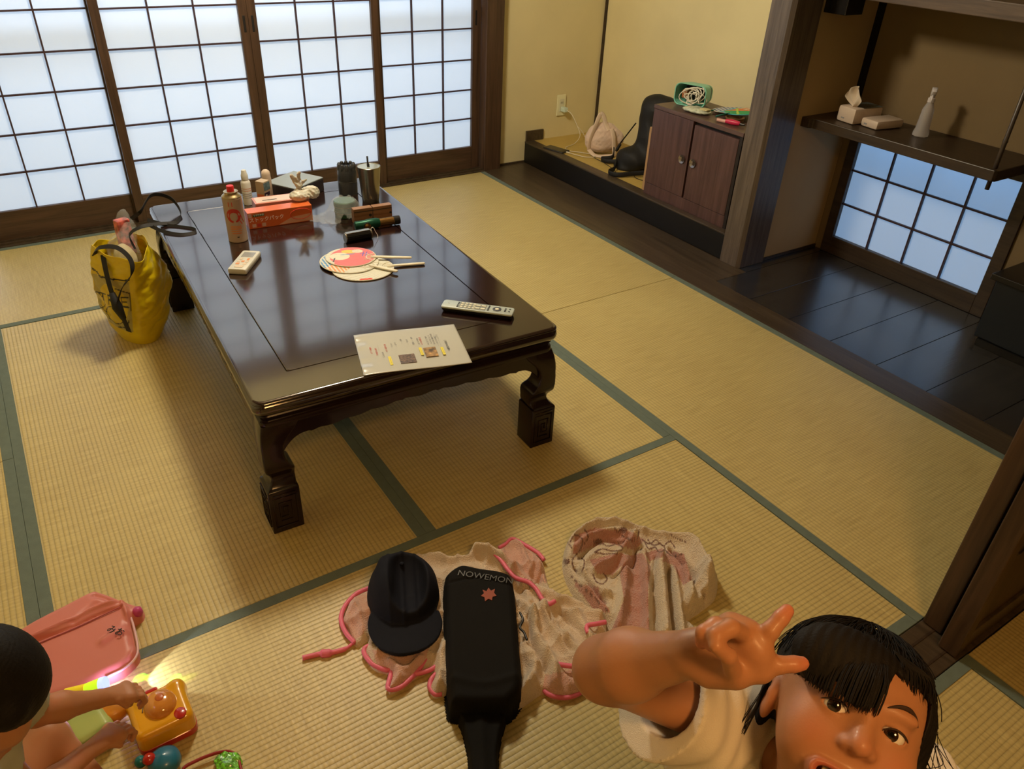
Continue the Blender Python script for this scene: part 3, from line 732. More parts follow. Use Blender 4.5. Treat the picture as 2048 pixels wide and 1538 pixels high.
wrap_band([(-136, .150), (-136, .134)], .007, red_l, 'logo_block', g)
for z_, w_, m_ in ((.062, 30, org_l), (.057, 33, org_l), (.052, 33, org_l), (.044, 32, org_l), (.036, 28, ink_o)):
    wrap_band([(-122-w_, z_), (-122, z_), (-122+w_, z_)], .0014, m_, 'printed_line', g)
wrap_band([(-124, .022), (-112, .022)], .002, ink, 'printed_mark', g)
# spray bottle and carton with a bottle
b = on_table('spray_bottle', -.103, .640, 0, 'slim white spray bottle standing behind the gas canister', 'bottle')
MB().lathe([(.0165, 0), (.0185, .002), (.0185, .088), (.0165, .094), (.0115, .100), (.0115, .104)], n=32).build('bottle_body', mat('milky_white', (.68, .66, .60), .35), b, smooth=40)
MB().lathe([(.0135, .1), (.0135, .118), (.011, .124), (.0095, .135), (.008, .138)], n=24).build('cap', white_p, b, smooth=40)
for z_ in (.03, .038, .046, .058, .066): MB().lathe([(.0187, z_), (.0187, z_+.002)], n=32, cap=False).build('printed_line', ink_g if z_ < .05 else ink_o, b)
b = on_table('carton', -.050, .588, math.radians(38), 'small upright cardboard carton with a dark label, next to the spray bottle', 'carton')
MB().box((-.019, -.019, 0), (.019, .019, .105), bv=.001).build('carton_box', mat('carton_beige', (.45, .36, .26), .5), b)
for sx_ in (0,):
    MB().box((-.0185, -.0196, .070), (.0185, -.0190, .100)).build('label_patch', mat('label_green_blue', (.08, .14, .16), .5, var=.7, vscale=80), b)
    MB().box((-.0185, -.0196, .034), (.0140, -.0190, .062)).build('label_patch', mat('label_purple', (.03, .012, .03), .5), b)
    MB().box((.0190, -.016, .060), (.0196, .016, .064)).build('printed_line', ink_o, b)
    text('printed_text', '虫', .013, ink_w, b, frame((-.008, -.0198, .048), (1, 0, 0), (0, 0, 1))); text('printed_text', 'よけ', .009, ink_w, b, frame((.006, -.0198, .044), (1, 0, 0), (0, 0, 1)))
MB().box((-.0196, -.015, .03), (-.0190, .015, .055)).build('label_patch', ink_o, b)
b2 = on_table('round_top_bottle', -.020, .640, 0, 'bottle with a round pale cap behind the small carton', 'bottle')
MB().lathe([(.017, 0), (.0185, .003), (.0185, .095), (.0175, .100), (.0175, .112), (.015, .122), (.009, .128), (.003, .130)], n=32).build('bottle_body', mat('pale_peach', (.55, .44, .34), .45), b2, smooth=40)
# grey flat box at the far edge
b = on_table('grey_device_box', .105, .690, math.radians(33), 'flat grey-topped dark box at the far end of the table', 'box')
MB().box((-.088, -.078, 0), (.088, .078, .052), bv=.003).build('box_body', mat('dark_violet_grey', (.035, .028, .036), .4), b)
MB().box((-.088, -.078, .052), (.088, .078, .058), bv=.002).build('box_lid', mat('grey_lid', (.26, .30, .31), .3), b)
# storage bag boxes
foil_o = mat('orange_print', (.62, .13, .03), .3, coat=.4, bump=.15, bscale=40); foil_p = mat('peach_print', (.66, .36, .25), .3, coat=.3)
def bag_box(x, y, rz, L, D, Hh, label, main):
    k = on_table('storage_bag_box', x, y, rz, label, 'box')
    MB().box((-L/2, -D/2, 0), (L/2, D/2, Hh), bv=.0015).build('box_body', foil_o if main else mat('red_pale_print', (.58, .22, .16), .3, coat=.3), k)
    return k
k = bag_box(-.048, .395, math.radians(-1.5), .240, .055, .062, 'orange storage bag box with white Japanese lettering', True)
yf = -.0277
MB().add([(-.012, yf-.0003, .003), (.119, yf-.0003, .004), (.119, yf-.0003, .032), (.04, yf-.0003, .026)], [(0, 1, 2, 3)]).build('print_swirl', foil_p, k)
pts = [(.075+.040*math.cos(q), yf-.0005, .034+.020*math.sin(q)) for q in [math.radians(d_) for d_ in range(0, 361, 12)]]
MB().tube(pts, .0014, 5).build('print_ring', mat('print_red', (.55, .05, .03), .3), k)
MB().box((-.102, yf-.0008, .046), (-.060, yf-.0002, .055)).build('label_patch', mat('print_green', (.04, .10, .02), .5), k)
text('printed_text', 'マチ付き袋', .0078, ink_w, k, frame((-.081, yf-.001, .0505), (1, 0, 0), (0, 0, 1)))
text('printed_text', 'ストックパック', .0185, ink_w, k, frame((-.053, yf-.001, .033), (1, 0, 0), (.12, 0, 1)), .0004)
for i in range(3): MB().box((-.108+i*.018, yf-.0008, .006), (-.094+i*.018, yf-.0002, .019)).build('label_patch', mat('print_pale', (.60, .40, .34), .4) if i != 1 else mat('print_red', (.55, .05, .03), .3), k)
MB().box((-.118, yf-.0008, .044), (-.106, yf-.0002, .058)).build('label_patch', mat('print_pale', (.60, .40, .34), .4), k)
k = bag_box(-.010, .500, math.radians(-3), .205, .075, .058, 'pale red box with an open slit behind the orange one', False)
MB().box((-.095, -.030, .058), (.06, .030, .0585)).build('pale_panel', mat('print_pale2', (.62, .50, .44), .4), k)
MB().box((-.07, -.012, .0585), (-.015, -.006, .0590)).build('slit', ink, k)
# knotted plastic bag
def knot(P):
    d = d_ell(P, (0, 0, .022), (.036, .030, .024)); d = smin(d, d_ell(P, (.052, .005, .026), (.032, .024, .026)), .02)
    d = smin(d, d_cap(P, (0, 0, .04), (.002, 0, .062), .010, .007), .012)
    for a_, l_ in ((-.5, .05), (.25, .055), (1.0, .030)):
        e = (.03*math.sin(a_)*1.1, .006, .062+l_*math.cos(a_)); d = smin(d, d_ell(P, (e[0]*.7, .0, (e[2]+.062)/2), (.009, .004, .026), Matrix.Rotation(a_, 3, 'Y')), .008)
    return d+.0030*fbm(P, 140, 3)+.0022*np.abs(fbm(P, 260, 8))
V, F = sculpt(knot, (-.06, -.05, -.01), (.10, .05, .13), .0016)
kb = empty('knotted_plastic_bag', T(.045, .430, .060), TA, 'knotted white plastic bag lying on the orange box', 'plastic bag')
mesh_obj('bag_film', V, F, mat('bag_film', (.66, .64, .54), .4, trans=.15, sub=.2, bump=.5, bscale=120), kb)
# black ribbed bottle in clear wrap
b = on_table('black_flask', .300, .600, 0, 'black ribbed flask in clear wrap next to the metal tumbler', 'flask')
prof = [(.036, 0), (.039, .004), (.040, .050), (.0385, .053), (.040, .056), (.0385, .059), (.040, .062), (.038, .100), (.034, .116)]
MB().lathe(prof, n=40).build('flask_body', black_p, b, smooth=30)
mb = MB()
for i in range(10):
    a_ = 2*math.pi*i/10; mb.lathe([(.004, .098), (.009, .103), (.010, .118), (.006, .127), (.002, .129)], (.030*math.cos(a_), .030*math.sin(a_), 0), 10)
mb.build('scalloped_cap', black_p, b, smooth=True)
def clear(name='clear_film'):
    if name in MC: return MC[name]
    m, t, p = nt(name); p.inputs['Base Color'].default_value = (.9, .95, .92, 1); p.inputs['Roughness'].default_value = .12; p.inputs['Alpha'].default_value = .15
    p.inputs['Specular IOR Level'].default_value = .9
    n_ = t.nodes.new('ShaderNodeTexNoise'); n_.inputs['Scale'].default_value = 70; bp = t.nodes.new('ShaderNodeBump'); bp.inputs['Strength'].default_value = .8; bp.inputs['Distance'].default_value = .004
    lk(t, n_.outputs[0], bp.inputs['Height']); lk(t, bp.outputs[0], p.inputs['Normal']); MC[name] = m; return m
MB().lathe([(.043, 0), (.044, .05), (.043, .10), (.040, .128)], n=24, cap=False).build('wrap_film', clear('thin_film'), b, smooth=True)
MC['thin_film'].node_tree.nodes['Principled BSDF'].inputs['Alpha'].default_value = .04
# green tin with crumpled film
b = on_table('green_tin', .200, .362, 0, 'round green tin half covered by crumpled clear film', 'tin')
MB().lathe([(.038, 0), (.040, .002), (.040, .018), (.042, .019), (.042, .024), (.040, .025), (.040, .042), (.042, .043), (.042, .060), (.039, .063), (.0, .064)], n=40, cap=False).build('tin_body', mat('green_tin', (.02, .085, .04), .35, .3), b, smooth=35)
for z_ in (.019, .043): MB().lathe([(.0425, z_), (.0428, z_+.0015)], n=40, cap=False).build('gold_band', tin, b)
V = []; F = []; n_ = 46
for j in range(n_+1):
    for i in range(n_+1):
        x = (i/n_-.62)*.25; y = (j/n_-.5)*.16; rr = math.hypot(x, y)
        z = .066 if rr < .043 else max(.002, .066-(rr-.043)*1.6)
        z += .006*math.sin(x*120+math.sin(y*90)*2)*math.sin(y*100+x*40)*(1 if rr > .04 else .35)
        V.append((x, y, max(z, .001)))
for j in range(n_):
    for i in range(n_):
        x = ((i+.5)/n_-.62)*.25; y = ((j+.5)/n_-.5)*.16
        if (x+.03)**2/.0135+y*y/.0052 < 1+.25*math.sin(math.atan2(y, x)*7): q = j*(n_+1)+i; F.append((q, q+1, q+n_+2, q+n_+1))
mesh_obj('crumpled_film', V, F, clear(), b)
# steel tumbler with straw
b = on_table('steel_tumbler', .352, .480, 0, 'tapered steel tumbler with a lid and a black straw', 'tumbler')
steel = mat('brushed_steel', (.36, .34, .28), .24, .95, bump=.04, bscale=200, stretch=(1, 1, .05))
MB().lathe([(.032, 0), (.034, .002), (.036, .02), (.0405, .08), (.0462, .140), (.0470, .1435), (.0455, .1445), (.0440, .142), (.0, .139)], n=48, cap=False).build('cup_body', steel, b, smooth=40)
MB().lathe([(.0435, .1395), (.0435, .1425), (.0400, .1430), (.006, .1425)], n=40).build('lid', mat('smoky_lid', (.35, .38, .33), .15, .4), b, smooth=40)
MB().tube([(-.004, -.006, .142), (-.0045, -.006, .156)], .0055, 12).build('straw_collar', black_p, b, smooth=True)
MB().tube([(-.0045, -.006, .120), (-.006, -.006, .185)], .0036, 12).build('straw', black_p, b, smooth=True)
# wooden hand tool, torch, lantern
b = on_table('wooden_box', .276, .272, math.radians(-2), 'small brown wooden box with a round hole behind the torch', 'box')
wb = wood('light_brown_wood', (.16, .075, .035), (.34, .18, .09), .4, 'X', 2)
MB().box((-.077, -.014, 0), (-.0025, .014, .058), bv=.002).build('wood_block', wb, b)
MB().box((.0005, -.014, 0), (.077, .014, .058), bv=.002).build('wood_block', wb, b)
MB().box((-.076, -.0146, .044), (.076, -.0140, .047)).build('groove', ink, b)
MB().lathe([(.0055, 0), (.0055, .001)], n=20).build('hole', ink, b).matrix_local = frame((-.012, -.0142, .028), (1, 0, 0), (0, 0, 1))
MB().lathe([(.0045, 0), (.0045, .001)], n=20).build('hole', ink, b).matrix_local = frame((.070, -.0142, .028), (1, 0, 0), (0, 0, 1))
b = on_table('torch', .262, .196, math.radians(-3), 'green and brass cylindrical torch lying across the table', 'torch')
brass = mat('brass', (.42, .26, .10), .2, .95)
def xl(prof, y=0, z=0, n=28): 
    m_ = MB(); m_.loft([[(x, y+r_*math.cos(2*math.pi*i/n), z+r_*math.sin(2*math.pi*i/n)) for i in range(n)] for x, r_ in prof]); return m_
xl([(-.085, .012), (-.083, .0155), (-.045, .0165), (-.030, .019), (.0, .019), (.012, .0155)], 0, .019).build('green_barrel', mat('dark_green_metal', (.01, .075, .045), .3, .5), b, smooth=40)
xl([(.012, .0150), (.068, .0150)], 0, .019).build('brass_tube', brass, b, smooth=40)
xl([(.068, .0165), (.092, .0165), (.093, .014)], 0, .019).build('end_cap', black_p, b, smooth=40)
MB().lathe([(.011, 0), (.013, .003), (.013, .006), (.006, .008)], n=24).build('round_lens', brass, b, smooth=40).matrix_local = frame((-.040, -.015, .016), (1, 0, 0), (0, 0, 1))
MB().lathe([(.015, 0), (.015, .004)], n=24).build('lens_ring', black_p, b, smooth=40).matrix_local = frame((-.040, -.0135, .016), (1, 0, 0), (0, 0, 1))
b = on_table('lantern', .155, .108, math.radians(2), 'short black cylinder lantern with a white cord beside the fans', 'lantern')
xl([(-.050, .014), (-.049, .0175), (.049, .0175), (.050, .014)], 0, .0175).build('black_body', mat('gloss_black', (.006, .006, .006), .08), b, smooth=40)
xl([(-.0505, .0178), (-.046, .0178)], 0, .0175).build('end_ring', steel, b, smooth=40); xl([(.046, .0178), (.0515, .0178)], 0, .0175).build('end_ring', steel, b, smooth=40)
MB().box((-.046, -.009, .0325), (.046, .009, .0365), bv=.001).build('chrome_strip', steel, b)
MB().tube(spline([(.050, 0, .028), (.056, -.002, .040), (.063, 0, .036), (.068, -.004, .022), (.073, -.010, .010), (.070, -.016, .0012)], 6), .0009, 6).build('cord', ink_w, b, smooth=True)
# ================================================================ ALCOVE PLATFORM
PZ = .1368
o = empty('wall_outlet', (4.265, 3.671, .34), 0, 'cream wall outlet plate low on the back wall', 'outlet')
pl = mat('outlet_cream', (.80, .78, .52), .4)
MB().box((-.034, -.009, -.066), (.034, 0, .066), bv=.002).build('cover_plate', pl, o)
MB().box((-.017, -.0115, -.040), (.017, -.009, .040), bv=.001).build('socket_insert', mat('outlet_white', (.70, .68, .50), .4), o)
for x in (-.007, .007): MB().box((x-.0012, -.0122, .012), (x+.0012, -.0115, .024)).build('slot', ink, o)
o = empty('phone_charger', (4.270, 3.657, .318), 0, 'white charger plug in the outlet with its cable trailing to the platform', 'charger')
MB().box((-.014, -.042, -.014), (.016, .001, .014), bv=.003).build('plug_body', mat('charger_white', (.62, .75, .66), .4), o)
cm = mat('cable_white', (.72, .68, .56), .45)
def rel(o, pts): return [Vector(p)-o.location for p in pts]
cab = [(4.272, 3.612, .318), (4.285, 3.57, .30), (4.30, 3.52, .235), (4.305, 3.49, .18), (4.25, 3.47, PZ+.004), (4.14, 3.42, PZ+.003), (4.12, 3.35, PZ+.003), (4.165, 3.29, PZ+.003), (4.21, 3.215, PZ+.003), (4.185, 3.175, PZ+.003), (4.13, 3.20, PZ+.003), (4.085, 3.30, PZ+.006)]
MB().tube(rel(o, spline(cab, 8)), .0022, 7).build('cable', cm, o, smooth=True)
MB().tube(rel(o, spline([(4.302, 3.512, .232), (4.325, 3.50, .205), (4.350, 3.49, .165), (4.356, 3.485, .155)], 5)), .0022, 7).build('cable_end', cm, o, smooth=True)
MB().tube(rel(o, [(4.085, 3.30, PZ+.007), (4.075, 3.325, PZ+.008)]), .0045, 8).build('cable_plug', cm, o, smooth=True)
o = empty('smartphone', (4.062, 3.415, PZ+.0005), math.radians(14), 'dark smartphone charging on the platform corner', 'phone')
MB().box((-.037, -.082, 0), (.037, .082, .007), bv=.003).build('phone_body', black_p, o); MB().box((-.034, -.078, .007), (.034, .078, .0076), bv=.0003).build('screen', mat('dark_glass', (.02, .018, .012), .08), o)
MB().box((-.0375, -.080, .002), (-.0365, .080, .006)).build('side_rim', steel, o)
o = empty('black_cable', (4.20, 3.1, PZ), 0, 'thin black cable curling across the yellow platform mat', 'cable')
MB().tube(rel(o, spline([(4.235, 3.165, PZ+.002), (4.205, 3.19, PZ+.002), (4.175, 3.16, PZ+.002), (4.165, 3.06, PZ+.002), (4.135, 2.93, PZ+.002), (4.10, 2.86, PZ+.002)], 8)), .002, 6).build('cable_run', black_p, o, smooth=True)
MB().tube(rel(o, spline([(4.19, 2.80, PZ+.002), (4.15, 2.74, PZ+.002), (4.17, 2.66, PZ+.002), (4.25, 2.58, PZ+.002)], 8)), .002, 6).build('cable_run', black_p, o, smooth=True)
# quilted tote
def tote(P):
    d = d_ell(P, (0, 0, .075), (.115, .062, .082)); d = smin(d, d_ell(P, (-.01, .01, .13), (.085, .035, .06)), .05)
    d = smin(d, d_ell(P, (.08, .0, .10), (.05, .03, .045)), .03)
    d = smax(d, -P[:, 2]+.002, .015)
    q = .0030*np.abs(np.sin((P[:, 0]+P[:, 2]*.8)*105))**.5*np.abs(np.sin((P[:, 0]-P[:, 2]*.8)*105))**.5
    return d-q*.6+.006*fbm(P, 30, 5)+.003*np.abs(fbm(P, 80, 6))
V, F = sculpt(tote, (-.15, -.09, -.01), (.16, .09, .22), .0028)
o = empty('quilted_tote_bag', (4.290, 3.235, PZ), math.radians(-38), 'small pale pink quilted tote bag slumped in the alcove corner', 'bag')
tm = mat('pale_pink_quilt', (.68, .52, .42), .8, sheen=.3)
mesh_obj('bag_body', V, F, tm, o)
tm2 = mat('pink_strap', (.72, .57, .44), .8)
for p in ([(-.085, -.05, .03), (-.080, -.056, .10), (-.055, -.045, .18), (-.035, -.02, .235), (-.015, -.010, .235), (.01, -.02, .18), (.03, -.035, .15)],
          [(.045, -.052, .165), (.062, -.066, .12), (.070, -.072, .06), (.078, -.075, .01), (.055, -.085, .006), (.0, -.10, .006), (-.05, -.085, .008), (-.085, -.05, .03)]):
    MB().tube(spline(p, 7), .015, 8, flat=(1, .22), up=(.3, .2, .1)).build('handle', tm2, o, smooth=True)
# black backpack
c1, c2, c3, c4 = at(1303, 240, x=4.36), at(1328, 215, x=4.40), at(1268, 318, x=4.27), at(1246, 334, x=4.22)
def pack(P):
    d = d_ell(P, tuple(c1), (.080, .085, .13)); d = smin(d, d_ell(P, tuple(c2), (.07, .12, .060)), .05)
    d = smin(d, d_ell(P, (c1.x, c1.y-.03, .26), (.095, .10, .13)), .06)
    d = smin(d, d_ell(P, tuple(c3), (.085, .11, .070)), .05); d = smin(d, d_ell(P, (c4.x, c4.y, c4.z-.01), (.05, .08, .028)), .035)
    d = smax(d, PZ+.002-P[:, 2], .02); d = smax(d, P[:, 0]-4.567, .01)
    return d+.010*fbm(P, 16, 9)+.006*np.abs(fbm(P, 30, 4))-.003
V, F = sculpt(pack, (4.05, 2.50, PZ-.01), (4.58, 3.25, .62), .005)
o = empty('backpack', (4.335, 2.85, PZ), math.radians(-70), 'black cloth backpack slumped against the wooden cabinet', 'backpack')
nylon = mat('black_nylon', (.007, .007, .008), .65, bump=.3, bscale=400)
q = mesh_obj('bag_body', V, F, nylon, o); q.matrix_local = (Matrix.Translation(o.location)@Matrix.Rotation(o.rotation_euler[2], 4, 'Z')).inverted()
def wtube(name, pts, r, m_, par, n=8, flat=None, up=None, k=7):
    """tube through world points under a parent"""
    b = MB().tube(spline(pts, k), r, n, flat=flat, up=up).build(name, m_, par, smooth=True)
    b.matrix_parent_inverse = par.matrix_basis.inverted() if False else Matrix.Identity(4)
    b.matrix_local = (Matrix.Translation(par.location)@Matrix.Rotation(par.rotation_euler[2], 4, 'Z')).inverted(); return b
wtube('strap', [at(1272, 246, x=4.35), at(1255, 268, x=4.32), at(1240, 288, x=4.30), at(1236, 300, x=4.28)], .006, nylon, o, flat=(1, .4), up=(1, 0, 0))
wtube('strap', [(4.20, 2.98, .17), (4.12, 2.90, .155), (4.05, 2.87, .150), (4.06, 2.80, .152), (4.16, 2.76, .158), (4.28, 2.70, .165)], .014, nylon, o, flat=(1, .25), up=(0, .2, 1))
wtube('strap', [(4.28, 3.11, .20), (4.24, 3.07, .16), (4.18, 3.10, .15), (4.17, 3.04, .152), (4.22, 2.98, .16)], .013, nylon, o, flat=(1, .3), up=(0, .2, 1))
wtube('buckle', [at(1241, 288, x=4.29), at(1232, 302, x=4.27)], .010, black_p, o, n=6)
# light wood side board behind cabinet
o = empty('board', (4.10, 2.565, PZ), 0, 'light wooden board standing at the left side of the cabinet', 'board')
MB().box((-.05, -.012, 0), (.25, .008, .345), bv=.001).build('board_plank', wood('light_board', (.30, .17, .07), (.48, .30, .15), .5, 'Z'), o)
# cabinet
CX0, CX1, CY0, CY1, CZ0, CZ1 = 4.022, 4.33, 1.912, 2.530, PZ, .612
o = empty('cabinet', (4.18, 2.22, PZ), 0, 'small dark red-brown wooden cabinet with two doors and round pulls', 'cabinet')
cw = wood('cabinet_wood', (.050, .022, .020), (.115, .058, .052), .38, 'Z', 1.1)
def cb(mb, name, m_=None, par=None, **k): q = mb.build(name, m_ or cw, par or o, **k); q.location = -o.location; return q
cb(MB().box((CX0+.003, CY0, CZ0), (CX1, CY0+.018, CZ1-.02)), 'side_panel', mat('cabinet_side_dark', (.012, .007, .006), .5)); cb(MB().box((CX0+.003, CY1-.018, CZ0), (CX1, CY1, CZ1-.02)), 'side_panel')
cb(MB().box((CX1-.01, CY0+.018, CZ0), (CX1, CY1-.018, CZ1-.02)), 'back_panel')
cb(MB().box((CX0-.002, CY0-.004, CZ1-.02), (CX1, CY1+.002, CZ1), bv=.002), 'top_board', wood('cabinet_top_wood', (.060, .030, .026), (.13, .075, .062), .35, 'Y', 1.1))
cb(MB().box((CX0+.002, CY0+.018, CZ0), (CX1-.01, CY1-.018, CZ0+.062), bv=.001), 'plinth')
ym = 2.235
cb(MB().box((CX0, ym+.002, CZ0+.064), (CX0+.018, CY1-.001, CZ1-.022), bv=.0015), 'door'); d1 = bpy.context.scene.collection.objects[-1]
dA = cb(MB().box((CX0+.001, CY0+.019, CZ0+.064), (CX0+.019, ym-.010, CZ1-.036), bv=.0015), 'door')
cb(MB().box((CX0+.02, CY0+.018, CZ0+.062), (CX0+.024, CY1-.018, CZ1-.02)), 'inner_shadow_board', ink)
pull = mat('dark_bronze', (.30, .26, .24), .25, .9)
for par, y in ((dA, 2.195), (d1, 2.275)):
    q = MB().lathe([(.0205, 0), (.0225, .003), (.0215, .006), (.016, .0045), (.012, .001), (.0, .001)], n=28, cap=False).build('round_pull', pull, par, smooth=50)
    q.matrix_local = frame((CX0-.0005, y, .392), (0, 0, 1), (0, 1, 0))
    q = MB().box((-.010, -.003, .0005), (.010, .003, .0075), bv=.001).build('pull_bar', pull, par); q.matrix_local = frame((CX0-.0005, y, .392), (0, 0, 1), (0, 1, 0))
# ---- things on the cabinet
KZ = CZ1+.0005
o = empty('mint_basket', (4.205, 2.435, KZ), math.radians(20), 'mint rimmed basket of coiled white cable on the cabinet', 'basket')
mint = mat('mint_plastic', (.22, .62, .48), .35); dkin = mat('basket_dark', (.02, .016, .014), .6)
# basket stands on its side, mouth toward the room (-x)
def rr2(hx_, hz_, r_, x, n_=5): return [(x, y, z) for y, z in rrect(hx_, hz_, r_, n_)]
MB().loft([rr2(.086, .052, .03, -.060), rr2(.088, .054, .03, -.060), rr2(.088, .054, .03, -.050), rr2(.076, .044, .028, .05), rr2(.072, .040, .026, .052)]+[rr2(.070, .038, .026, .046), rr2(.0835, .050, .029, -.058), rr2(.086, .052, .03, -.060)], cap=False).build('basket_body', mint, o, smooth=40, loc=(0, 0, .055))
MB().loft([rr2(.072, .040, .026, .040), rr2(.072, .040, .026, .046)]).build('basket_inside', dkin, o, loc=(0, 0, .055))
MB().loft([rr2(.0830, .0495, .028, -.0575), rr2(.079, .046, .028, .03)], cap=False).build('lining', dkin, o, loc=(0, 0, .055))
MB().box((-.03, .03, .03), (.02, .06, .07), bv=.005).build('orange_item', mat('dull_orange', (.40, .12, .04), .5), o)
mb = MB()
pts = []
for i in range(150):
    a_ = i*.32; R_ = .034+.014*math.sin(i*.17); pts.append((-.058+.010*math.sin(i*.41), -.020+R_*1.25*math.cos(a_+.6*math.sin(i*.11))+.018*math.sin(i*.23), .052+R_*.85*math.sin(a_)+.006*math.sin(i*.37)))
mb.tube(spline(pts, 3), .0030, 6).build('coiled_cable', cm, o, smooth=True)
MB().tube(spline([(-.062, -.045, .035), (-.066, -.065, .06), (-.06, -.075, .085), (-.055, -.06, .105), (-.05, -.03, .10), (-.06, .0, .07)], 6), .0030, 6).build('cable_loop', cm, o, smooth=True)
o = empty('plastic_pouch', (4.095, 2.300, KZ), math.radians(8), 'crumpled clear plastic pouch with white contents, at the cabinet front edge', 'pouch')
V, F = sculpt(lambda P: d_ell(P, (0, 0, .013), (.045, .085, .014))+.004*fbm(P, 90, 8), (-.07, -.11, -.01), (.07, .11, .05), .0025)
V[:, 2] = np.maximum(V[:, 2], .0005)
mesh_obj('pouch_film', V, F, mat('pouch_film', (.50, .54, .42), .2, spec=.8, var=.3, vscale=60, coat=.5), o)
MB().box((-.02, -.075, .022), (.02, -.03, .029), bv=.003).build('yellow_label', mat('pouch_yellow', (.55, .48, .25), .5), o)
for i, (x, y, z, rz, lab, c1, c2, c3) in enumerate([(4.255, 2.21, .017, 150, 'lower round fan on the cabinet with blue and white edge', (.05, .08, .30), (.55, .58, .55), (.05, .35, .5)),
                                      (4.250, 2.135, .027, 172, 'upper green and orange round fan on the cabinet', (.02, .35, .12), (.65, .20, .06), (.55, .6, .3))]):
    f = empty('paper_fan', (x, y, KZ+z), math.radians(rz), lab, 'fan', 'round fans on the cabinet')
    f.rotation_euler = (math.radians(5), math.radians(3), math.radians(rz))
    n_ = 60; V = []; Fq = []; RR = 22; R_ = .095
    for j in range(RR+1):
        for k in range(n_): a_ = 2*math.pi*k/n_; V.append((R_*j/RR*math.cos(a_), R_*j/RR*math.sin(a_)*.9, 0))
    for j in range(RR):
        for k in range(n_): a = j*n_+k; b_ = j*n_+(k+1) % n_; Fq.append((a, b_, b_+n_, a+n_))
    V = np.array(V); C_ = np.tile(np.array(c1), (len(V), 1)); xx, yy = V[:, 0]/R_, V[:, 1]/R_
    if i == 0:
        C_[np.abs(np.sin(xx*14)) > .6] = c2; C_[yy > .3] = c3
    else:
        C_[xx+yy < -.1] = c2; C_[(xx < -.35) & (np.sin(yy*16) > -.2)] = (.6, .58, .42); C_[(yy < -.72)] = (.08, .45, .62); C_[(np.abs(xx-.75*yy-.35) < .07)] = (.45, .65, .08)
    q = mesh_obj('paper_disc', V, Fq, MC['fan_paper'], f, col=C_); so = q.modifiers.new('s', 'SOLIDIFY'); so.thickness = .0015
    MB().tube([(R_*math.cos(a_), R_*.9*math.sin(a_), 0) for a_ in [2*math.pi*k/n_ for k in range(n_+1)]], .0018, 6, cap=False).build('rim', mat('fan_rim_blue', (.05, .4, .5), .4) if i else MC['fan_plastic'], f, smooth=True)
    MB().tube([(R_*.9, 0, .001), (R_+.07, 0, -.004)], .006, 8, flat=(1, .5)).build('handle', mat('fan_teal', (.02, .18, .14), .4), f, smooth=True)
o = empty('brown_bowl', (4.150, 2.090, KZ), 0, 'small round brown coaster dish in front of the fans on the cabinet', 'dish')
MB().lathe([(.036, 0), (.044, .002), (.047, .020), (.045, .021), (.043, .006), (.0, .005)], n=36, cap=False).build('dish_body', mat('dish_brown', (.16, .085, .035), .35), o, smooth=40)
MB().lathe([(.0475, .012), (.048, .015)], n=36, cap=False).build('gold_band', brass, o)
o = empty('pink_lighter', (4.082, 2.050, KZ), math.radians(-72), 'pink and red gas lighter lying at the cabinet front edge', 'lighter')
xl([(-.075, .006), (-.074, .008), (-.03, .009), (-.028, .009)], 0, .0095).build('pale_grip', mat('pale_pink_plastic', (.60, .33, .28), .4), o, smooth=40)
xl([(-.028, .010), (.0, .013), (.035, .011), (.045, .008)], 0, .0125).build('red_body', mat('crimson_plastic', (.55, .02, .08), .35), o, smooth=40)
xl([(.045, .006), (.070, .005)], 0, .0115).build('dark_tip', black_p, o, smooth=40)
# ================================================================ SHELF THINGS
def tissue(x, y, rz, L, Wd, Hh, label):
    t_ = empty('tissue_pack', (x, y, .7055), rz, label, 'tissue pack', 'tissue packs on the shelf')
    return t_
o = tissue(4.385, 1.585, math.radians(-8), 0, 0, 0, 'taller tissue pack with a tissue pulled out of its top')
tp = mat('tissue_pack_film', (.56, .46, .38), .35, coat=.3, bump=.3, bscale=50)
MB().box((-.085, -.050, 0), (.085, .050, .068), bv=.010).build('pack_body', tp, o, smooth=40)
MB().box((-.035, -.046, .068), (.082, .046, .0692)).build('printed_panel', mat('grey_green_print', (.10, .12, .11), .3), o)
MB().box((-.0865, .005, .016), (-.085, .022, .022)).build('printed_mark', ink_g, o)
V = []; F = []; n_ = 26
for j in range(n_+1):
    for i in range(n_+1):
        s = i/n_*2-1; t_ = j/n_; w_ = .010+.042*math.sin(min(t_*1.35, 1)*math.pi/2)*(1-.55*max(0, t_-.6)/.4)
        V.append((-.048+.012*math.sin(s*3+t_*2)+.006*math.cos(s*7)-.012*t_, s*w_+.006*t_+.012*(1-t_)*0, .064+.088*t_*(1-.28*s*s)))
for j in range(n_):
    for i in range(n_): q = j*(n_+1)+i; F.append((q, q+1, q+n_+2, q+n_+1))
ts = mesh_obj('tissue', V, F, mat('tissue_paper', (.62, .52, .42), .9, sub=.1, bump=.4, bscale=60), o); so = ts.modifiers.new('s', 'SOLIDIFY'); so.thickness = .0006
o = tissue(4.400, 1.474, math.radians(-8), 0, 0, 0, 'low closed tissue pack beside the open one')
MB().box((-.082, -.047, 0), (.082, .047, .038), bv=.011).build('pack_body', tp, o, smooth=40)
MB().box((-.0835, .010, .012), (-.082, .025, .018)).build('printed_mark', ink_g, o)
o = empty('spray_bottle', (4.425, 1.300, .7055), 0, 'clear plastic spray bottle standing on the alcove shelf', 'bottle')
cp = mat('cloudy_plastic', (.60, .58, .60), .12, trans=.45, alpha=.75, spec=.7, sub=0)
MB().lathe([(.030, 0), (.033, .003), (.033, .016), (.028, .030), (.026, .070), (.024, .110), (.014, .135), (.0125, .142)], n=36).build('bottle_body', cp, o, smooth=40)
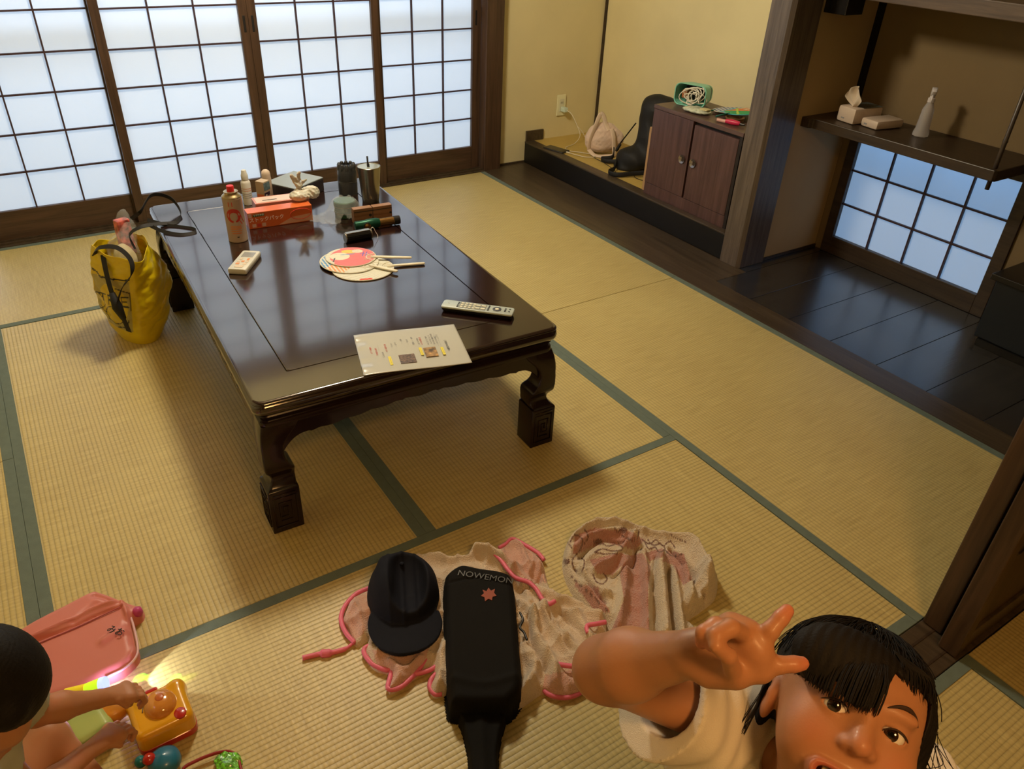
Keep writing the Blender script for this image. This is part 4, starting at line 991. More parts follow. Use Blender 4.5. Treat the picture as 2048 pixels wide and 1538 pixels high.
MB().lathe([(.0145, .140), (.0145, .156), (.010, .158), (.009, .170)], n=24).build('collar', mat('frosted_white', (.62, .58, .58), .3, alpha=.9), o, smooth=40)
MB().loft([[(x, y, z) for y, x in []] or [(x+ox, y, z) for x, y in rrect(hx_, .010, .006)] for ox, hx_, z in ((0, .012, .168), (-.004, .018, .174), (-.006, .022, .186), (-.004, .018, .195), (-.002, .012, .198))]).build('spray_head', mat('frosted_white', (.6, .6, .6), .3), o, smooth=40, rz=.6)
MB().tube([(-.014, -.008, .172), (-.024, -.014, .158), (-.026, -.015, .140)], .0035, 8).build('trigger', mat('frosted_white', (.6, .6, .6), .3), o, smooth=True)
# ================================================================ THINGS ON THE FLOOR
def poly_dist(P, poly):
    """signed distance to a closed polygon, positive inside"""
    poly = np.asarray(poly, dtype=np.float64); n = len(poly); best = np.full(len(P), 1e9); ins = np.zeros(len(P), bool)
    for i in range(n):
        a = poly[i]; b = poly[(i+1) % n]; ab = b-a; ap = P-a
        t_ = np.clip((ap@ab)/max(ab@ab, 1e-12), 0, 1); d = np.linalg.norm(ap-t_[:, None]*ab, axis=1); best = np.minimum(best, d)
        c1 = (a[1] > P[:, 1]) != (b[1] > P[:, 1])
        with np.errstate(divide='ignore', invalid='ignore'): xi = (b[0]-a[0])*(P[:, 1]-a[1])/(b[1]-a[1])+a[0]
        ins ^= c1 & (P[:, 0] < xi)
    return np.where(ins, best, -best)
def line_dist(P, pts):
    pts = np.asarray(pts, dtype=np.float64); best = np.full(len(P), 1e9)
    for a, b in zip(pts[:-1], pts[1:]):
        ab = b-a; ap = P-a; t_ = np.clip((ap@ab)/max(ab@ab, 1e-12), 0, 1); best = np.minimum(best, np.linalg.norm(ap-t_[:, None]*ab, axis=1))
    return best
def wpts(px, z): return np.array([tuple(at(u, v, z=z))[:2] for u, v in px])
def smooth_poly(px, n=5): return [(p.x, p.y) for p in spline([(u, v, 0) for u, v in px], n, closed=True)]
def smooth_line(px, n=6): return [(p.x, p.y) for p in spline([(u, v, 0) for u, v in px], n)]
def to_px(V):
    D = V-np.array(CP); X_ = D@np.array(RX); Y_ = D@np.array(DN); Z_ = D@np.array(FW); return 1024+FPX*X_/Z_, 769+FPX*Y_/Z_
def cloth(name, outline, zp, z0, Hh, ew, ridges=(), noise=.004, nscale=40, res=.004, m_=None, parent=None, colf=None, seed=1, flat=.5, smooth_n=5, crease=0, drop=.006):
    """soft thing lying on a surface at z0: rounded rim, long folds (polylines, width, height), small wrinkles"""
    W_ = wpts(smooth_poly(outline, smooth_n), zp); lo = W_.min(0)-.012; hi = W_.max(0)+.012
    nx, ny = [int((hi[i]-lo[i])/res)+2 for i in (0, 1)]
    gx, gy = np.meshgrid(lo[0]+np.arange(nx)*res, lo[1]+np.arange(ny)*res, indexing='ij'); P = np.stack([gx.ravel(), gy.ravel()], 1)
    d = poly_dist(P, W_); s = np.clip(d/ew, 0, 1)
    z = Hh*np.sqrt(np.clip(1-(1-s)**2, 0, 1))
    add = np.zeros(len(P))
    for pl, wd, h_ in ridges: add += h_*1.35*np.exp(-(line_dist(P, wpts(smooth_line(pl), zp))/wd)**2)
    P3 = np.stack([P[:, 0], P[:, 1], np.zeros(len(P))], 1)
    wr = fbm(P3, nscale, seed)+.0
    if crease:
        c1_ = fbm(P3, 26, seed+50, 2); c2_ = fbm(P3+.01*np.stack([c1_, c1_, 0*c1_], 1), 55, seed+51, 2)
        wr = wr+crease/noise*((1-np.minimum(np.abs(c1_)*2.2, 1))**1.5+.55*(1-np.minimum(np.abs(c2_)*2.0, 1))**1.5-.5)
    z = z+(add+noise*wr)*np.clip(s*1.6, 0, 1)
    z = np.where(d > 0, np.maximum(z, .0015)*np.clip(d/.004, .0, 1), 0)+np.where(d <= 0, -drop, 0)+z0
    idx = np.arange(nx*ny).reshape(nx, ny); q = np.stack([idx[:-1, :-1], idx[1:, :-1], idx[1:, 1:], idx[:-1, 1:]], -1).reshape(-1, 4)
    q = q[(d[q] > -.008).all(1)]
    u_, inv = np.unique(q, return_inverse=True); V = np.stack([P[u_, 0], P[u_, 1], z[u_]], 1); q = inv.reshape(-1, 4)
    col = None
    if colf is not None:
        Vp = V.copy(); U_, V_ = to_px(Vp); col = colf(U_, V_, V)
    o = mesh_obj(name, V, q, m_, parent, col=col); o.matrix_local = Matrix.Translation(-parent.location) if parent else Matrix.Identity(4)
    return o
def inpoly(U_, V_, poly): return poly_dist(np.stack([U_, V_], 1), poly) > 0
def ldist(U_, V_, pts): return line_dist(np.stack([U_, V_], 1), smooth_line(pts))
def trim(name, px, z, r, m_, par, n=7, flat=None):
    P = [Vector((*at(u, v, z=zz)[:2], zz)) for (u, v), zz in zip(px, z if isinstance(z, (list, tuple)) else [z]*len(px))]
    o = MB().tube(spline(P, n), r, 8, flat=flat, up=(0, 0, 1) if flat else None).build(name, m_, par, smooth=True); o.matrix_local = Matrix.Translation(-par.location); return o
# ---- fleece blanket with pink trim
cen = at(980, 1250, z=0)
bk = empty('fleece_blanket', (cen.x, cen.y, 0), 0, 'cream fleece blanket with bright pink trim crumpled under the cap', 'blanket')
fleece = mat('cream_fleece', (.60, .44, .31), .95, bump=1, bscale=330, sheen=.5, vcol=True, bdist=.006)
out1 = [(690, 1218), (706, 1192), (735, 1178), (770, 1140), (820, 1108), (850, 1104), (905, 1108), (930, 1112), (945, 1096), (985, 1092), (1003, 1094), (1025, 1077), (1055, 1092), (1085, 1118), (1092, 1142), (1106, 1190), (1122, 1196), (1150, 1200), (1185, 1225), (1212, 1240), (1216, 1262), (1232, 1300),
        (1215, 1330), (1184, 1352), (1172, 1378), (1140, 1392), (1108, 1392), (1086, 1382), (1060, 1398), (1015, 1424), (960, 1412), (900, 1386), (870, 1390), (858, 1374), (868, 1346), (852, 1334), (826, 1354), (800, 1374), (776, 1380), (780, 1346), (748, 1334), (728, 1304), (735, 1276), (712, 1288), (696, 1258), (684, 1240)]
def f1(U_, V_, V):
    c = np.tile(np.array((.74, .60, .45)), (len(U_), 1))
    pk = inpoly(U_, V_, [(1000, 1095), (1030, 1075), (1095, 1125), (1100, 1165), (1060, 1165), (1030, 1140)]) | inpoly(U_, V_, [(1090, 1350), (1190, 1330), (1190, 1400), (1080, 1400)]) | inpoly(U_, V_, [(690, 1180), (740, 1175), (745, 1250), (700, 1290), (680, 1240)]) | inpoly(U_, V_, [(745, 1300), (860, 1290), (830, 1380), (770, 1385)])
    c[pk] = (.72, .42, .33); c += (.03*fbm(V, 60, 12))[:, None]; return np.clip(c, 0, 1)
R1 = [([(950, 1105), (1010, 1135), (1050, 1170), (1085, 1200), (1110, 1215)], .014, .020), ([(940, 1110), (985, 1120), (1035, 1165), (1060, 1210)], .009, .012), ([(1040, 1210), (1060, 1230), (1075, 1260)], .010, .014), ([(1110, 1200), (1150, 1215), (1200, 1245)], .016, .022),
      ([(1085, 1225), (1110, 1270), (1150, 1320), (1160, 1350)], .013, .026), ([(1065, 1240), (1075, 1290), (1105, 1340), (1110, 1375)], .011, .022), ([(1050, 1300), (1070, 1340), (1050, 1395)], .013, .018), ([(1150, 1240), (1180, 1290), (1200, 1330)], .015, .020),
      ([(1080, 1140), (1090, 1170), (1105, 1195)], .010, .022), ([(1035, 1085), (1050, 1120), (1060, 1150)], .008, .012), ([(700, 1205), (720, 1235), (728, 1270)], .010, .012), ([(780, 1330), (810, 1345), (840, 1320)], .009, .010), ([(860, 1110), (900, 1125), (940, 1118)], .012, .014), ([(885, 1300), (880, 1350), (880, 1385)], .009, .010),
      ([(1095, 1130), (1070, 1175), (1045, 1185)], .006, -.014), ([(1095, 1240), (1120, 1285), (1165, 1340)], .005, -.022), ([(1055, 1240), (1062, 1290), (1090, 1345)], .005, -.018), ([(1120, 1230), (1165, 1280), (1185, 1330)], .005, -.016)]
cloth('blanket_cloth', out1, .015, 0, .026, .028, R1, .0035, 45, .0028, fleece, bk, f1, crease=.015)
pinkt = mat('pink_satin_trim', (.72, .15, .25), .45, bump=.3, bscale=200)
for px, zz in (([(738, 1176), (712, 1188), (690, 1212), (682, 1238), (692, 1266), (710, 1286)], .010), ([(706, 1286), (690, 1298), (660, 1306), (640, 1308), (605, 1316)], .006),
               ([(744, 1290), (730, 1296), (729, 1308), (745, 1328), (772, 1340), (784, 1338), (780, 1356), (776, 1376), (792, 1378), (812, 1366), (838, 1338), (862, 1308), (874, 1296), (880, 1308), (872, 1332), (848, 1344), (826, 1348)], .013),
               ([(884, 1308), (898, 1314)], .02), ([(872, 1348), (862, 1360), (860, 1376), (870, 1388), (884, 1388)], .010), ([(968, 1094), (996, 1114), (1016, 1140), (1032, 1156), (1056, 1164), (1072, 1178), (1086, 1200), (1098, 1208), (1110, 1202)], .046),
               ([(998, 1096), (1012, 1088), (1025, 1078), (1050, 1090), (1076, 1106), (1088, 1120)], .014), ([(1176, 1266), (1174, 1252), (1192, 1248), (1212, 1244)], .048), ([(1114, 1328), (1140, 1332), (1175, 1334)], .046),
               ([(1086, 1378), (1100, 1390), (1130, 1395), (1156, 1388), (1174, 1372), (1184, 1350)], .009), ([(1006, 1420), (1020, 1426)], .010)):
    trim('pink_trim', px, zz, .0058 if px[0] != (706, 1286) else [.004]*7+[.006]*7+[.010]*7+[.006]*8, pinkt, bk)
# ---- fleece throw with brown line drawing
cen = at(1290, 1170, z=0)
b2_ = empty('patterned_throw', (cen.x, cen.y, 0), 0, 'cream and dusty pink throw with brown scribbled lines, rolled in a heap', 'blanket')
sher = mat('sherpa_fleece', (.6, .46, .34), .95, bump=1, bscale=260, sheen=.5, vcol=True, bdist=.008)
out2 = [(1127, 1104), (1136, 1080), (1172, 1056), (1212, 1050), (1250, 1056), (1300, 1066), (1368, 1078), (1402, 1098), (1424, 1136), (1438, 1152), (1432, 1190), (1404, 1214), (1384, 1228), (1376, 1236), (1398, 1262), (1400, 1300), (1360, 1330), (1260, 1334), (1216, 1310), (1212, 1250), (1196, 1234), (1168, 1212), (1140, 1172), (1126, 1134)]
scr = [[(1140, 1085), (1150, 1070), (1165, 1080), (1160, 1100), (1145, 1120), (1150, 1140), (1165, 1140), (1168, 1120), (1155, 1118)], [(1185, 1092), (1200, 1085), (1215, 1092), (1235, 1088), (1245, 1098), (1225, 1102), (1205, 1098), (1190, 1104), (1210, 1108), (1240, 1106)],
       [(1230, 1056), (1240, 1068), (1262, 1080), (1275, 1075), (1278, 1062)], [(1285, 1080), (1300, 1088), (1312, 1080), (1326, 1092), (1340, 1082), (1350, 1096)], [(1290, 1085), (1298, 1098), (1310, 1094), (1318, 1104), (1330, 1098), (1322, 1088), (1305, 1090), (1296, 1080)], [(1140, 1150), (1160, 1170), (1190, 1196), (1215, 1222)],
       [(1170, 1060), (1176, 1074), (1168, 1088)], [(1340, 1068), (1352, 1076), (1372, 1084)], [(1186, 1150), (1192, 1162), (1204, 1168), (1214, 1158), (1206, 1146)], [(1133, 1082), (1144, 1096)], [(1330, 1100), (1345, 1112), (1364, 1108)]]
def f2(U_, V_, V):
    c = np.tile(np.array((.72, .61, .46)), (len(U_), 1)); pk = np.array((.55, .27, .22))
    for pl in ([(1246, 1115), (1285, 1105), (1302, 1135), (1296, 1180), (1300, 1300), (1232, 1300), (1222, 1262), (1248, 1200), (1240, 1150)], [(1145, 1110), (1150, 1070), (1190, 1056), (1260, 1062), (1290, 1080), (1270, 1100), (1210, 1085), (1175, 1100)], [(1180, 1120), (1240, 1105), (1262, 1112), (1225, 1150), (1195, 1148)],
               [(1145, 1165), (1195, 1175), (1220, 1225), (1190, 1225)], [(1335, 1100), (1368, 1108), (1384, 1160), (1366, 1170), (1346, 1130), (1325, 1122)], [(1288, 1106), (1325, 1096), (1330, 1112), (1300, 1122)]):
        c[inpoly(U_, V_, pl)] = pk
    dk = np.zeros(len(U_), bool)
    for l_ in scr: dk |= ldist(U_, V_, l_) < 1.3
    dk |= ((U_-1246)/9)**2+((V_-1060)/5)**2 < 1; dk |= ((U_-1133)/7)**2+((V_-1123)/6)**2 < 1; dk |= ((U_-1196)/10)**2+((V_-1084)/6)**2 < 1
    c[dk] = (.16, .055, .03); c += (.02*fbm(V, 60, 3))[:, None]; return np.clip(c, 0, 1)
R2_ = [([(1130, 1120), (1140, 1085), (1180, 1062), (1250, 1062), (1330, 1074), (1380, 1092), (1405, 1130), (1415, 1165)], .018, .030), ([(1150, 1110), (1165, 1095), (1200, 1080), (1240, 1080), (1270, 1095)], .010, .018), ([(1190, 1150), (1225, 1130), (1265, 1095)], .010, .022), ([(1130, 1130), (1150, 1170), (1190, 1210), (1215, 1240)], .012, .018),
       ([(1160, 1150), (1190, 1185), (1215, 1200)], .008, .014), ([(1250, 1130), (1246, 1190), (1235, 1260)], .014, .022), ([(1285, 1120), (1290, 1180), (1292, 1280)], .010, .020), ([(1318, 1130), (1322, 1190), (1330, 1280)], .014, .028), ([(1345, 1150), (1352, 1200), (1362, 1280)], .010, .022), ([(1368, 1150), (1378, 1190), (1380, 1220)], .012, .022), ([(1405, 1150), (1410, 1190), (1395, 1215)], .013, .020),
       ([(1335, 1140), (1338, 1200), (1347, 1270)], .0045, -.024), ([(1308, 1125), (1305, 1180), (1310, 1270)], .0045, -.014), ([(1270, 1105), (1262, 1140), (1225, 1160)], .005, -.016), ([(1340, 1105), (1365, 1130), (1385, 1155), (1380, 1180)], .006, -.024), ([(1148, 1145), (1178, 1180), (1208, 1212)], .0045, -.014), ([(1160, 1120), (1180, 1100), (1220, 1092), (1270, 1105)], .005, -.014), ([(1405, 1195), (1412, 1205)], .006, -.03)]
cloth('throw_cloth', out2, .02, 0, .034, .034, R2_, .004, 42, .0026, sher, b2_, f2, seed=4, crease=.011)
# ---- navy cap
f_ = Vector((-.145, -.33, 0)).normalized(); l_ = Vector((-f_.y, f_.x, 0)); cc = at(808, 1206, z=.045)
capo = empty('baseball_cap', (cc.x, cc.y, .018), 0, 'dark navy baseball cap with a dented crown lying on the pink trimmed blanket', 'cap')
Rc = np.array([[l_.x, f_.x, 0], [l_.y, f_.y, 0], [0, 0, 1]])
def capf(P):
    q = ((P-np.array((cc.x, cc.y, .02)))@Rc)/1.13          # local: x side, y toward brim, z up
    x, y, z = q[:, 0], q[:, 1], q[:, 2]
    dome = d_ell(q, (0, -.030, .012), (.079, .100, .092)); dome = smax(dome, -z, .012)
    dent = d_ell(q, (.012, -.012, .112), (.048, .098, .072)); dome = smax(dome, -dent, .010); dome = smin(dome, d_ell(q, (-.040, -.045, .070), (.012, .045, .016)), .02)
    dome = dome-.0022*np.exp(-((x)/.004)**2)*(z > .03)-.0015*np.exp(-(((x-.03*np.sign(x)))/.004)**2)
    br = np.stack([x/.078, (y-.055)/.082], 1); r_ = np.linalg.norm(br, axis=1)
    zz = z-.022-.012*(1-(x/.078)**2)+.006*((y-.05)/.08)
    brim = np.maximum((r_-1)*.070, np.abs(zz)-.0026)
    brim = np.maximum(brim, -(y-.0))
    return (smin(dome, brim, .006)+.0022*fbm(q, 45, 7))*1.1
V, F = sculpt(capf, (cc.x-.19, cc.y-.22, .0), (cc.x+.19, cc.y+.22, .16), .0024)
navy = mat('navy_twill', (.003, .004, .011), .8, bump=.3, bscale=900, spec=.3)
o = mesh_obj('cap_cloth', V, F, navy, capo); o.matrix_local = Matrix.Translation(-capo.location)
MB().lathe([(.006, 0), (.005, .003), (.0, .004)], n=14).build('crown_button', navy, capo, smooth=True, loc=tuple(f_*-.085+Vector((0, 0, .074))))
# ---- black sling bag
outb = [(886, 1165), (893, 1145), (922, 1128), (960, 1134), (1008, 1142), (1028, 1160), (1036, 1230), (1041, 1290), (1046, 1350), (1043, 1378), (1026, 1402), (1004, 1412), (912, 1410), (896, 1388), (890, 1300), (886, 1230)]
cen = at(965, 1270, z=0)
sb_ = empty('sling_bag', (cen.x, cen.y, .03), 0, 'long black sling bag with a small orange emblem lying beside the cap', 'bag')
neo = mat('black_bag_cloth', (.0045, .004, .0035), .85, spec=.25, bump=.25, bscale=600)
cloth('bag_body', outb, .062, .028, .045, .022, [([(900, 1170), (960, 1160), (1025, 1175)], .004, -.003), ([(905, 1360), (970, 1372), (1035, 1355)], .010, .003)], .0015, 20, .003, neo, sb_, smooth_n=4, drop=.026)
cloth('strap', [(914, 1400), (1010, 1404), (1004, 1460), (998, 1500), (996, 1552), (944, 1556), (936, 1500), (925, 1450)], .035, .004, .028, .010, [([(960, 1410), (968, 1550)], .012, .004)], .0015, 30, .003, neo, sb_, smooth_n=3)
zz = .0735
def flat_on(par, px, z, name, m_, th=.0012):
    P = [at(u, v, z=z) for u, v in px]; o = MB().prism([(p.x, p.y) for p in P], z, z+th).build(name, m_, par); o.matrix_local = Matrix.Translation(-par.location); return o
lf = [(977, 1176), (982, 1182), (990, 1178), (988, 1186), (993, 1192), (985, 1194), (984, 1201), (977, 1198), (970, 1203), (969, 1195), (962, 1192), (968, 1187), (965, 1180), (973, 1183)]
flat_on(sb_, lf, zz, 'emblem', mat('emblem_orange', (.27, .05, .015), .6))
a_ = at(920, 1147, z=zz); b_ = at(1022, 1163, z=zz); mw = frame((a_+b_)/2+Vector((0, 0, .001))-sb_.location, b_-a_, (b_-a_).cross(Vector((0, 0, 1)))*-1)
text('printed_text', 'NOWEMON', .026, mat('dark_grey_print', (.035, .034, .030), .4), sb_, mw, .0008)
trim('zip_cord', [(1040, 1225), (1046, 1240), (1040, 1255), (1048, 1265), (1054, 1280)], .05, .003, black_p, sb_)
# ---- pink pouch
cen = at(170, 1280, z=0)
pp = empty('pink_pouch', (cen.x, cen.y, 0), 0, 'soft pink zip pouch lying behind the small boy', 'bag')
pinkm = mat('pink_vinyl', (.60, .20, .17), .42, bump=.1, bscale=60, sub=.05)
cloth('pouch_body', [(-70, 1330), (5, 1282), (60, 1246), (120, 1214), (182, 1182), (205, 1183), (240, 1196), (262, 1204), (284, 1212), (284, 1230), (266, 1246), (274, 1285), (276, 1312), (250, 1340), (214, 1358), (160, 1384), (80, 1412), (-20, 1430), (-90, 1420)], .022, 0, .034, .026,
      [([(40, 1296), (80, 1278), (150, 1246), (200, 1222), (246, 1206)], .005, .008), ([(52, 1298), (150, 1258), (205, 1232), (246, 1220)], .004, -.009), ([(246, 1208), (258, 1240), (272, 1290), (262, 1324)], .005, .008), ([(190, 1195), (230, 1205), (262, 1214)], .007, -.006), ([(210, 1290), (240, 1272), (262, 1268)], .010, .006), ([(150, 1250), (190, 1215), (222, 1206)], .008, -.004)], .0022, 22, .003, pinkm, pp)
trim('zip_line', [(54, 1296), (150, 1256), (206, 1230), (240, 1214)], .038, .0016, mat('pink_zip', (.40, .10, .11), .5), pp)
trim('piping', [(246, 1206), (262, 1236), (274, 1284), (273, 1312), (250, 1336), (214, 1354)], .026, .0028, mat('pale_piping', (.70, .45, .50), .4), pp)
flat_p = at(275, 1222, z=.03); MB().lathe([(.008, 0), (.012, .01), (.010, .022), (.003, .026)], n=16).build('zip_knob', mat('magenta_knob', (.50, .06, .22), .4), pp, smooth=True, loc=tuple(flat_p-Vector((0, 0, .016))-pp.location))
zc = at(231, 1262, z=.043)
text('handwriting', 'みお', .022, ink, pp, frame(zc-pp.location, (.62, -.75, 0), (.72, .60, .1)), .0006)
# ---- yellow shopping bag
secs = [(0, [(1.282, 2.52), (1.332, 2.362), (1.408, 2.378), (1.405, 2.60)]), (.03, [(1.262, 2.53), (1.335, 2.348), (1.432, 2.385), (1.412, 2.62)]), (.11, [(1.246, 2.50), (1.347, 2.330), (1.468, 2.40), (1.412, 2.62)]), (.20, [(1.236, 2.45), (1.358, 2.312), (1.500, 2.42), (1.412, 2.61)]),
        (.27, [(1.240, 2.44), (1.366, 2.300), (1.497, 2.43), (1.408, 2.60)]), (.33, [(1.256, 2.455), (1.370, 2.292), (1.462, 2.42), (1.402, 2.58)]), (.375, [(1.270, 2.470), (1.372, 2.286), (1.442, 2.40), (1.400, 2.57)])]
NU, NV = 200, 130
def quad_pt(c4_, s):
    k = int(s) % 4; t_ = s-int(s); a = Vector(c4_[k]); b = Vector(c4_[(k+1) % 4]); n_ = Vector((-(b-a).y, (b-a).x)).normalized()
    cen_ = sum((Vector(q) for q in c4_), Vector((0, 0)))/4
    if n_.dot((a+b)/2-cen_) < 0: n_ = -n_
    e = .08; tt = t_; return a.lerp(b, tt)+n_*(.020*math.sin(math.pi*tt)**.7)
V = []; SV = []
for j in range(NV+1):
    z = .375*j/NV
    for k in range(len(secs)-1):
        if secs[k][0] <= z <= secs[k+1][0]+1e-9: break
    t_ = (z-secs[k][0])/(secs[k+1][0]-secs[k][0]); c4_ = [Vector(a).lerp(Vector(b), t_) for a, b in zip(secs[k][1], secs[k+1][1])]
    for i in range(NU):
        s = 4*i/NU; p = quad_pt(c4_, s); V.append((p.x, p.y, z)); SV.append((s, z))
V = np.array(V); SV = np.array(SV); cxy = V[:, :2].mean(0)
nrm = V[:, :2]-cxy; nrm /= np.linalg.norm(nrm, axis=1)[:, None]
w_ = .005*fbm(V, 28, 21)+.010*np.abs(fbm(V, 24, 22))+.005*np.abs(fbm(V, 60, 24))-.005; rimz = np.clip((SV[:, 1]-.02)/.05, 0, 1)
V[:, :2] += nrm*(w_*rimz)[:, None]; V[:, 2] += (.012*np.sin(SV[:, 0]*3.1+1)+.006*np.sin(SV[:, 0]*9))*np.clip((SV[:, 1]-.25)/.12, 0, 1)
F = []
for j in range(NV):
    for i in range(NU): F.append((j*NU+i, j*NU+(i+1) % NU, (j+1)*NU+(i+1) % NU, (j+1)*NU+i))
yel = np.array((.66, .50, .005)); C_ = np.tile(yel, (len(V), 1)); s, z = SV[:, 0], SV[:, 1]*1000; X_ = s*200   # s 0..1 is the printed face, 200 mm wide
def seg(x0, y0, x1, y1, w): return line_dist(np.stack([X_, z], 1), [(x0, y0), (x1, y1)]) < w
pan = (X_ > 4) & (X_ < 178) & (z > 55) & (z < 285); C_[pan] = (.38, .33, .10)
C_[(((X_-95)/70)**2+((z-170)/95)**2 < 1)] = (.60, .46, .02)
blk = np.zeros(len(V), bool)
for q in ((8, 300, 60, 285, 3.5), (60, 285, 178, 292, 3), (30, 215, 62, 215, 4), (46, 215, 46, 178, 4), (140, 215, 140, 172, 4), (140, 215, 165, 215, 4), (140, 195, 160, 195, 3.5), (140, 173, 165, 172, 4), (176, 235, 176, 160, 3), (120, 250, 176, 235, 2.5), (100, 60, 150, 75, 3), (150, 75, 165, 110, 3), (20, 150, 45, 120, 2), (45, 120, 60, 80, 2)): blk |= seg(*q)
for q in ((76, 215, 76, 172, 4), (76, 215, 96, 211, 4), (96, 211, 98, 199, 4), (98, 199, 76, 193, 4), (84, 193, 102, 172, 4)): blk |= seg(*q)
blk |= np.abs(np.hypot((X_-95)/48, (z-120)/42)-1) < .05
blk |= np.abs(np.hypot((X_-20)/26, (z-175)/40)-1) < .07
C_[blk] = (.012, .012, .012)
yb = empty('yellow_shopping_bag', (1.35, 2.43, .002), 0, 'bright yellow plastic shopping bag with black straps leaning on the table', 'bag')
bagm = mat('yellow_bag_plastic', (.66, .5, .01), .32, vcol=True, sub=.06, coat=.2)
def wl(o_, par): o_.matrix_local = Matrix.Translation(-par.location); return o_
o = wl(mesh_obj('bag_skin', V, F, bagm, yb, col=C_), yb); so = o.modifiers.new('s', 'SOLIDIFY'); so.thickness = .0012
wl(MB().prism([(1.282, 2.52), (1.332, 2.362), (1.408, 2.378), (1.405, 2.60)], .002, .008).build('bag_bottom', mat('yellow_plain', (.60, .45, .01), .4), yb), yb)
strap = mat('black_webbing', (.012, .012, .013), .7)
def ribbon(name, pts, w, m_, par, th=.0018, tw=None):
    """flat strap through world points; tw gives the width direction"""
    P = spline(pts, 8); v = []; f = []
    for i, p in enumerate(P):
        d = (P[min(i+1, len(P)-1)]-P[max(i-1, 0)]).normalized(); u = Vector(tw) if not callable(tw) else Vector(tw(i/(len(P)-1))); u = (u-d*d.dot(u)).normalized(); n_ = d.cross(u)
        v += [p+u*w/2+n_*th/2, p-u*w/2+n_*th/2, p-u*w/2-n_*th/2, p+u*w/2-n_*th/2]
    for i in range(len(P)-1):
        for k in range(4): f.append((4*i+k, 4*i+(k+1) % 4, 4*i+4+(k+1) % 4, 4*i+4+k))
    f += [(0, 1, 2, 3), tuple(4*(len(P)-1)+k for k in range(4))]
    return wl(MB().add(v, f).build(name, m_, par, smooth=30), par)
ribbon('strap', [(1.283, 2.415, .375), (1.262, 2.37, .385), (1.285, 2.33, .42), (1.335, 2.29, .425), (1.365, 2.262, .385), (1.356, 2.250, .335), (1.318, 2.278, .28), (1.290, 2.305, .21)], .016, strap, yb, tw=lambda t_: (.5, .3, .5))
ribbon('strap', [(1.292, 2.380, .372), (1.286, 2.352, .32), (1.284, 2.326, .25), (1.292, 2.306, .19), (1.300, 2.310, .13), (1.306, 2.325, .08)], .021, strap, yb, tw=(.6, -.75, 0))
wl(MB().tube([(1.284, 2.318, .25), (1.288, 2.300, .20), (1.298, 2.298, .15)], [.010, .019, .010], 10).build('strap_knot', strap, yb, smooth=True), yb)
ribbon('strap', [(1.398, 2.56, .372), (1.425, 2.55, .42), (1.462, 2.51, .462), (1.52, 2.56, .50), (1.585, 2.57, .475), (1.600, 2.50, .440), (1.565, 2.42, .434), (1.500, 2.40, .445), (1.44, 2.38, .452), (1.395, 2.39, .425), (1.400, 2.375, .375)], .014, strap, yb, tw=lambda t_: (.2, -.2, 1) if t_ < .55 else (.2, .9, .6))
ribbon('strap', [(1.470, 2.440, .452), (1.53, 2.40, .434), (1.60, 2.33, .4325), (1.600, 2.29, .4325), (1.55, 2.29, .433), (1.500, 2.345, .436), (1.465, 2.41, .446)], .013, strap, yb, tw=lambda t_: (.3, .5, 1) if t_ < .3 else (.1, .9, .9))
bgc = empty('clear_food_bag', (1.38, 2.47, .36), 0, 'crumpled clear bag with a red and white pack inside the yellow bag', 'plastic bag')
V, F = sculpt(lambda P: smin(d_ell(P, (-.01, -.02, -.03), (.055, .075, .085)), d_ell(P, (.02, .06, .035), (.035, .045, .075)), .04)+.006*fbm(P, 75, 31), (-.09, -.12, -.14), (.09, .13, .14), .003)
mesh_obj('clear_film', V, F, clear('clear_bag_film'), bgc)
MB().box((-.004, .015, -.05), (.045, .052, .085), bv=.004).build('red_pack', mat('red_white_pack', (.45, .10, .08), .4, var=.9, vscale=45), bgc, rz=.3)
V, F = sculpt(lambda P: d_ell(P, (-.01, -.02, -.05), (.04, .055, .06))+.004*fbm(P, 60, 33), (-.07, -.09, -.13), (.06, .06, .05), .004)
mesh_obj('pale_contents', V, F, mat('pale_contents', (.55, .48, .30), .6), bgc)
# ================================================================ TOYS
def K(u, v, d): return CP+(RX*((u-1024)/FPX)+DN*((v-769)/FPX)+FW)*d
def arr(v): return np.array(tuple(v), dtype=np.float32)
# yellow toy box with a round dome
tc_ = at(331, 1452, z=.0); ang = math.atan2(*(lambda d: (d.y, d.x))(at(385, 1395, z=.03)-at(290, 1440, z=.03)))
ty = empty('toy_camera', (tc_.x, tc_.y, .0018), ang, 'yellow toy box with a red base and a round amber dome', 'toy')
ty.scale = (1.10, 1.22, 1.05)
yp_ = mat('toy_yellow', (.72, .36, .01), .25, coat=.5, sub=.05); rp_ = mat('toy_red', (.45, .02, .012), .3, coat=.4); am_ = mat('toy_amber', (.62, .25, .04), .12, coat=1)
def tb_(P):
    d = d_box(P, (0, 0, .034), (.052, .044, .028), .014); d = smin(d, d_ell(P, (-.034, .040, .036), (.020, .010, .022)), .010); d = smin(d, d_ell(P, (.040, .036, .036), (.016, .016, .024)), .012)
    return d
V, F = sculpt(tb_, (-.07, -.06, -.0), (.07, .07, .08), .0022); mesh_obj('toy_body', V, F, yp_, ty)
MB().loft([[(x, y, z) for x, y in rrect(.053-o_, .045-o_, .016)] for o_, z in ((.003, 0), (.0, .003), (.0, .018), (.002, .020))]).build('red_base', rp_, ty, smooth=40)
MB().lathe([(.029, .058), (.029, .063), (.027, .069), (.021, .076), (.012, .080), (.0, .0815)], (.004, .004, 0), 36, cap=False).build('amber_dome', am_, ty, smooth=50)
MB().lathe([(.009, 0), (.008, .002), (.005, .003), (.0, .0035)], (.006, .006, .079), 20, cap=False).build('dome_knob', mat('knob_orange', (.50, .13, .03), .3), ty, smooth=50)
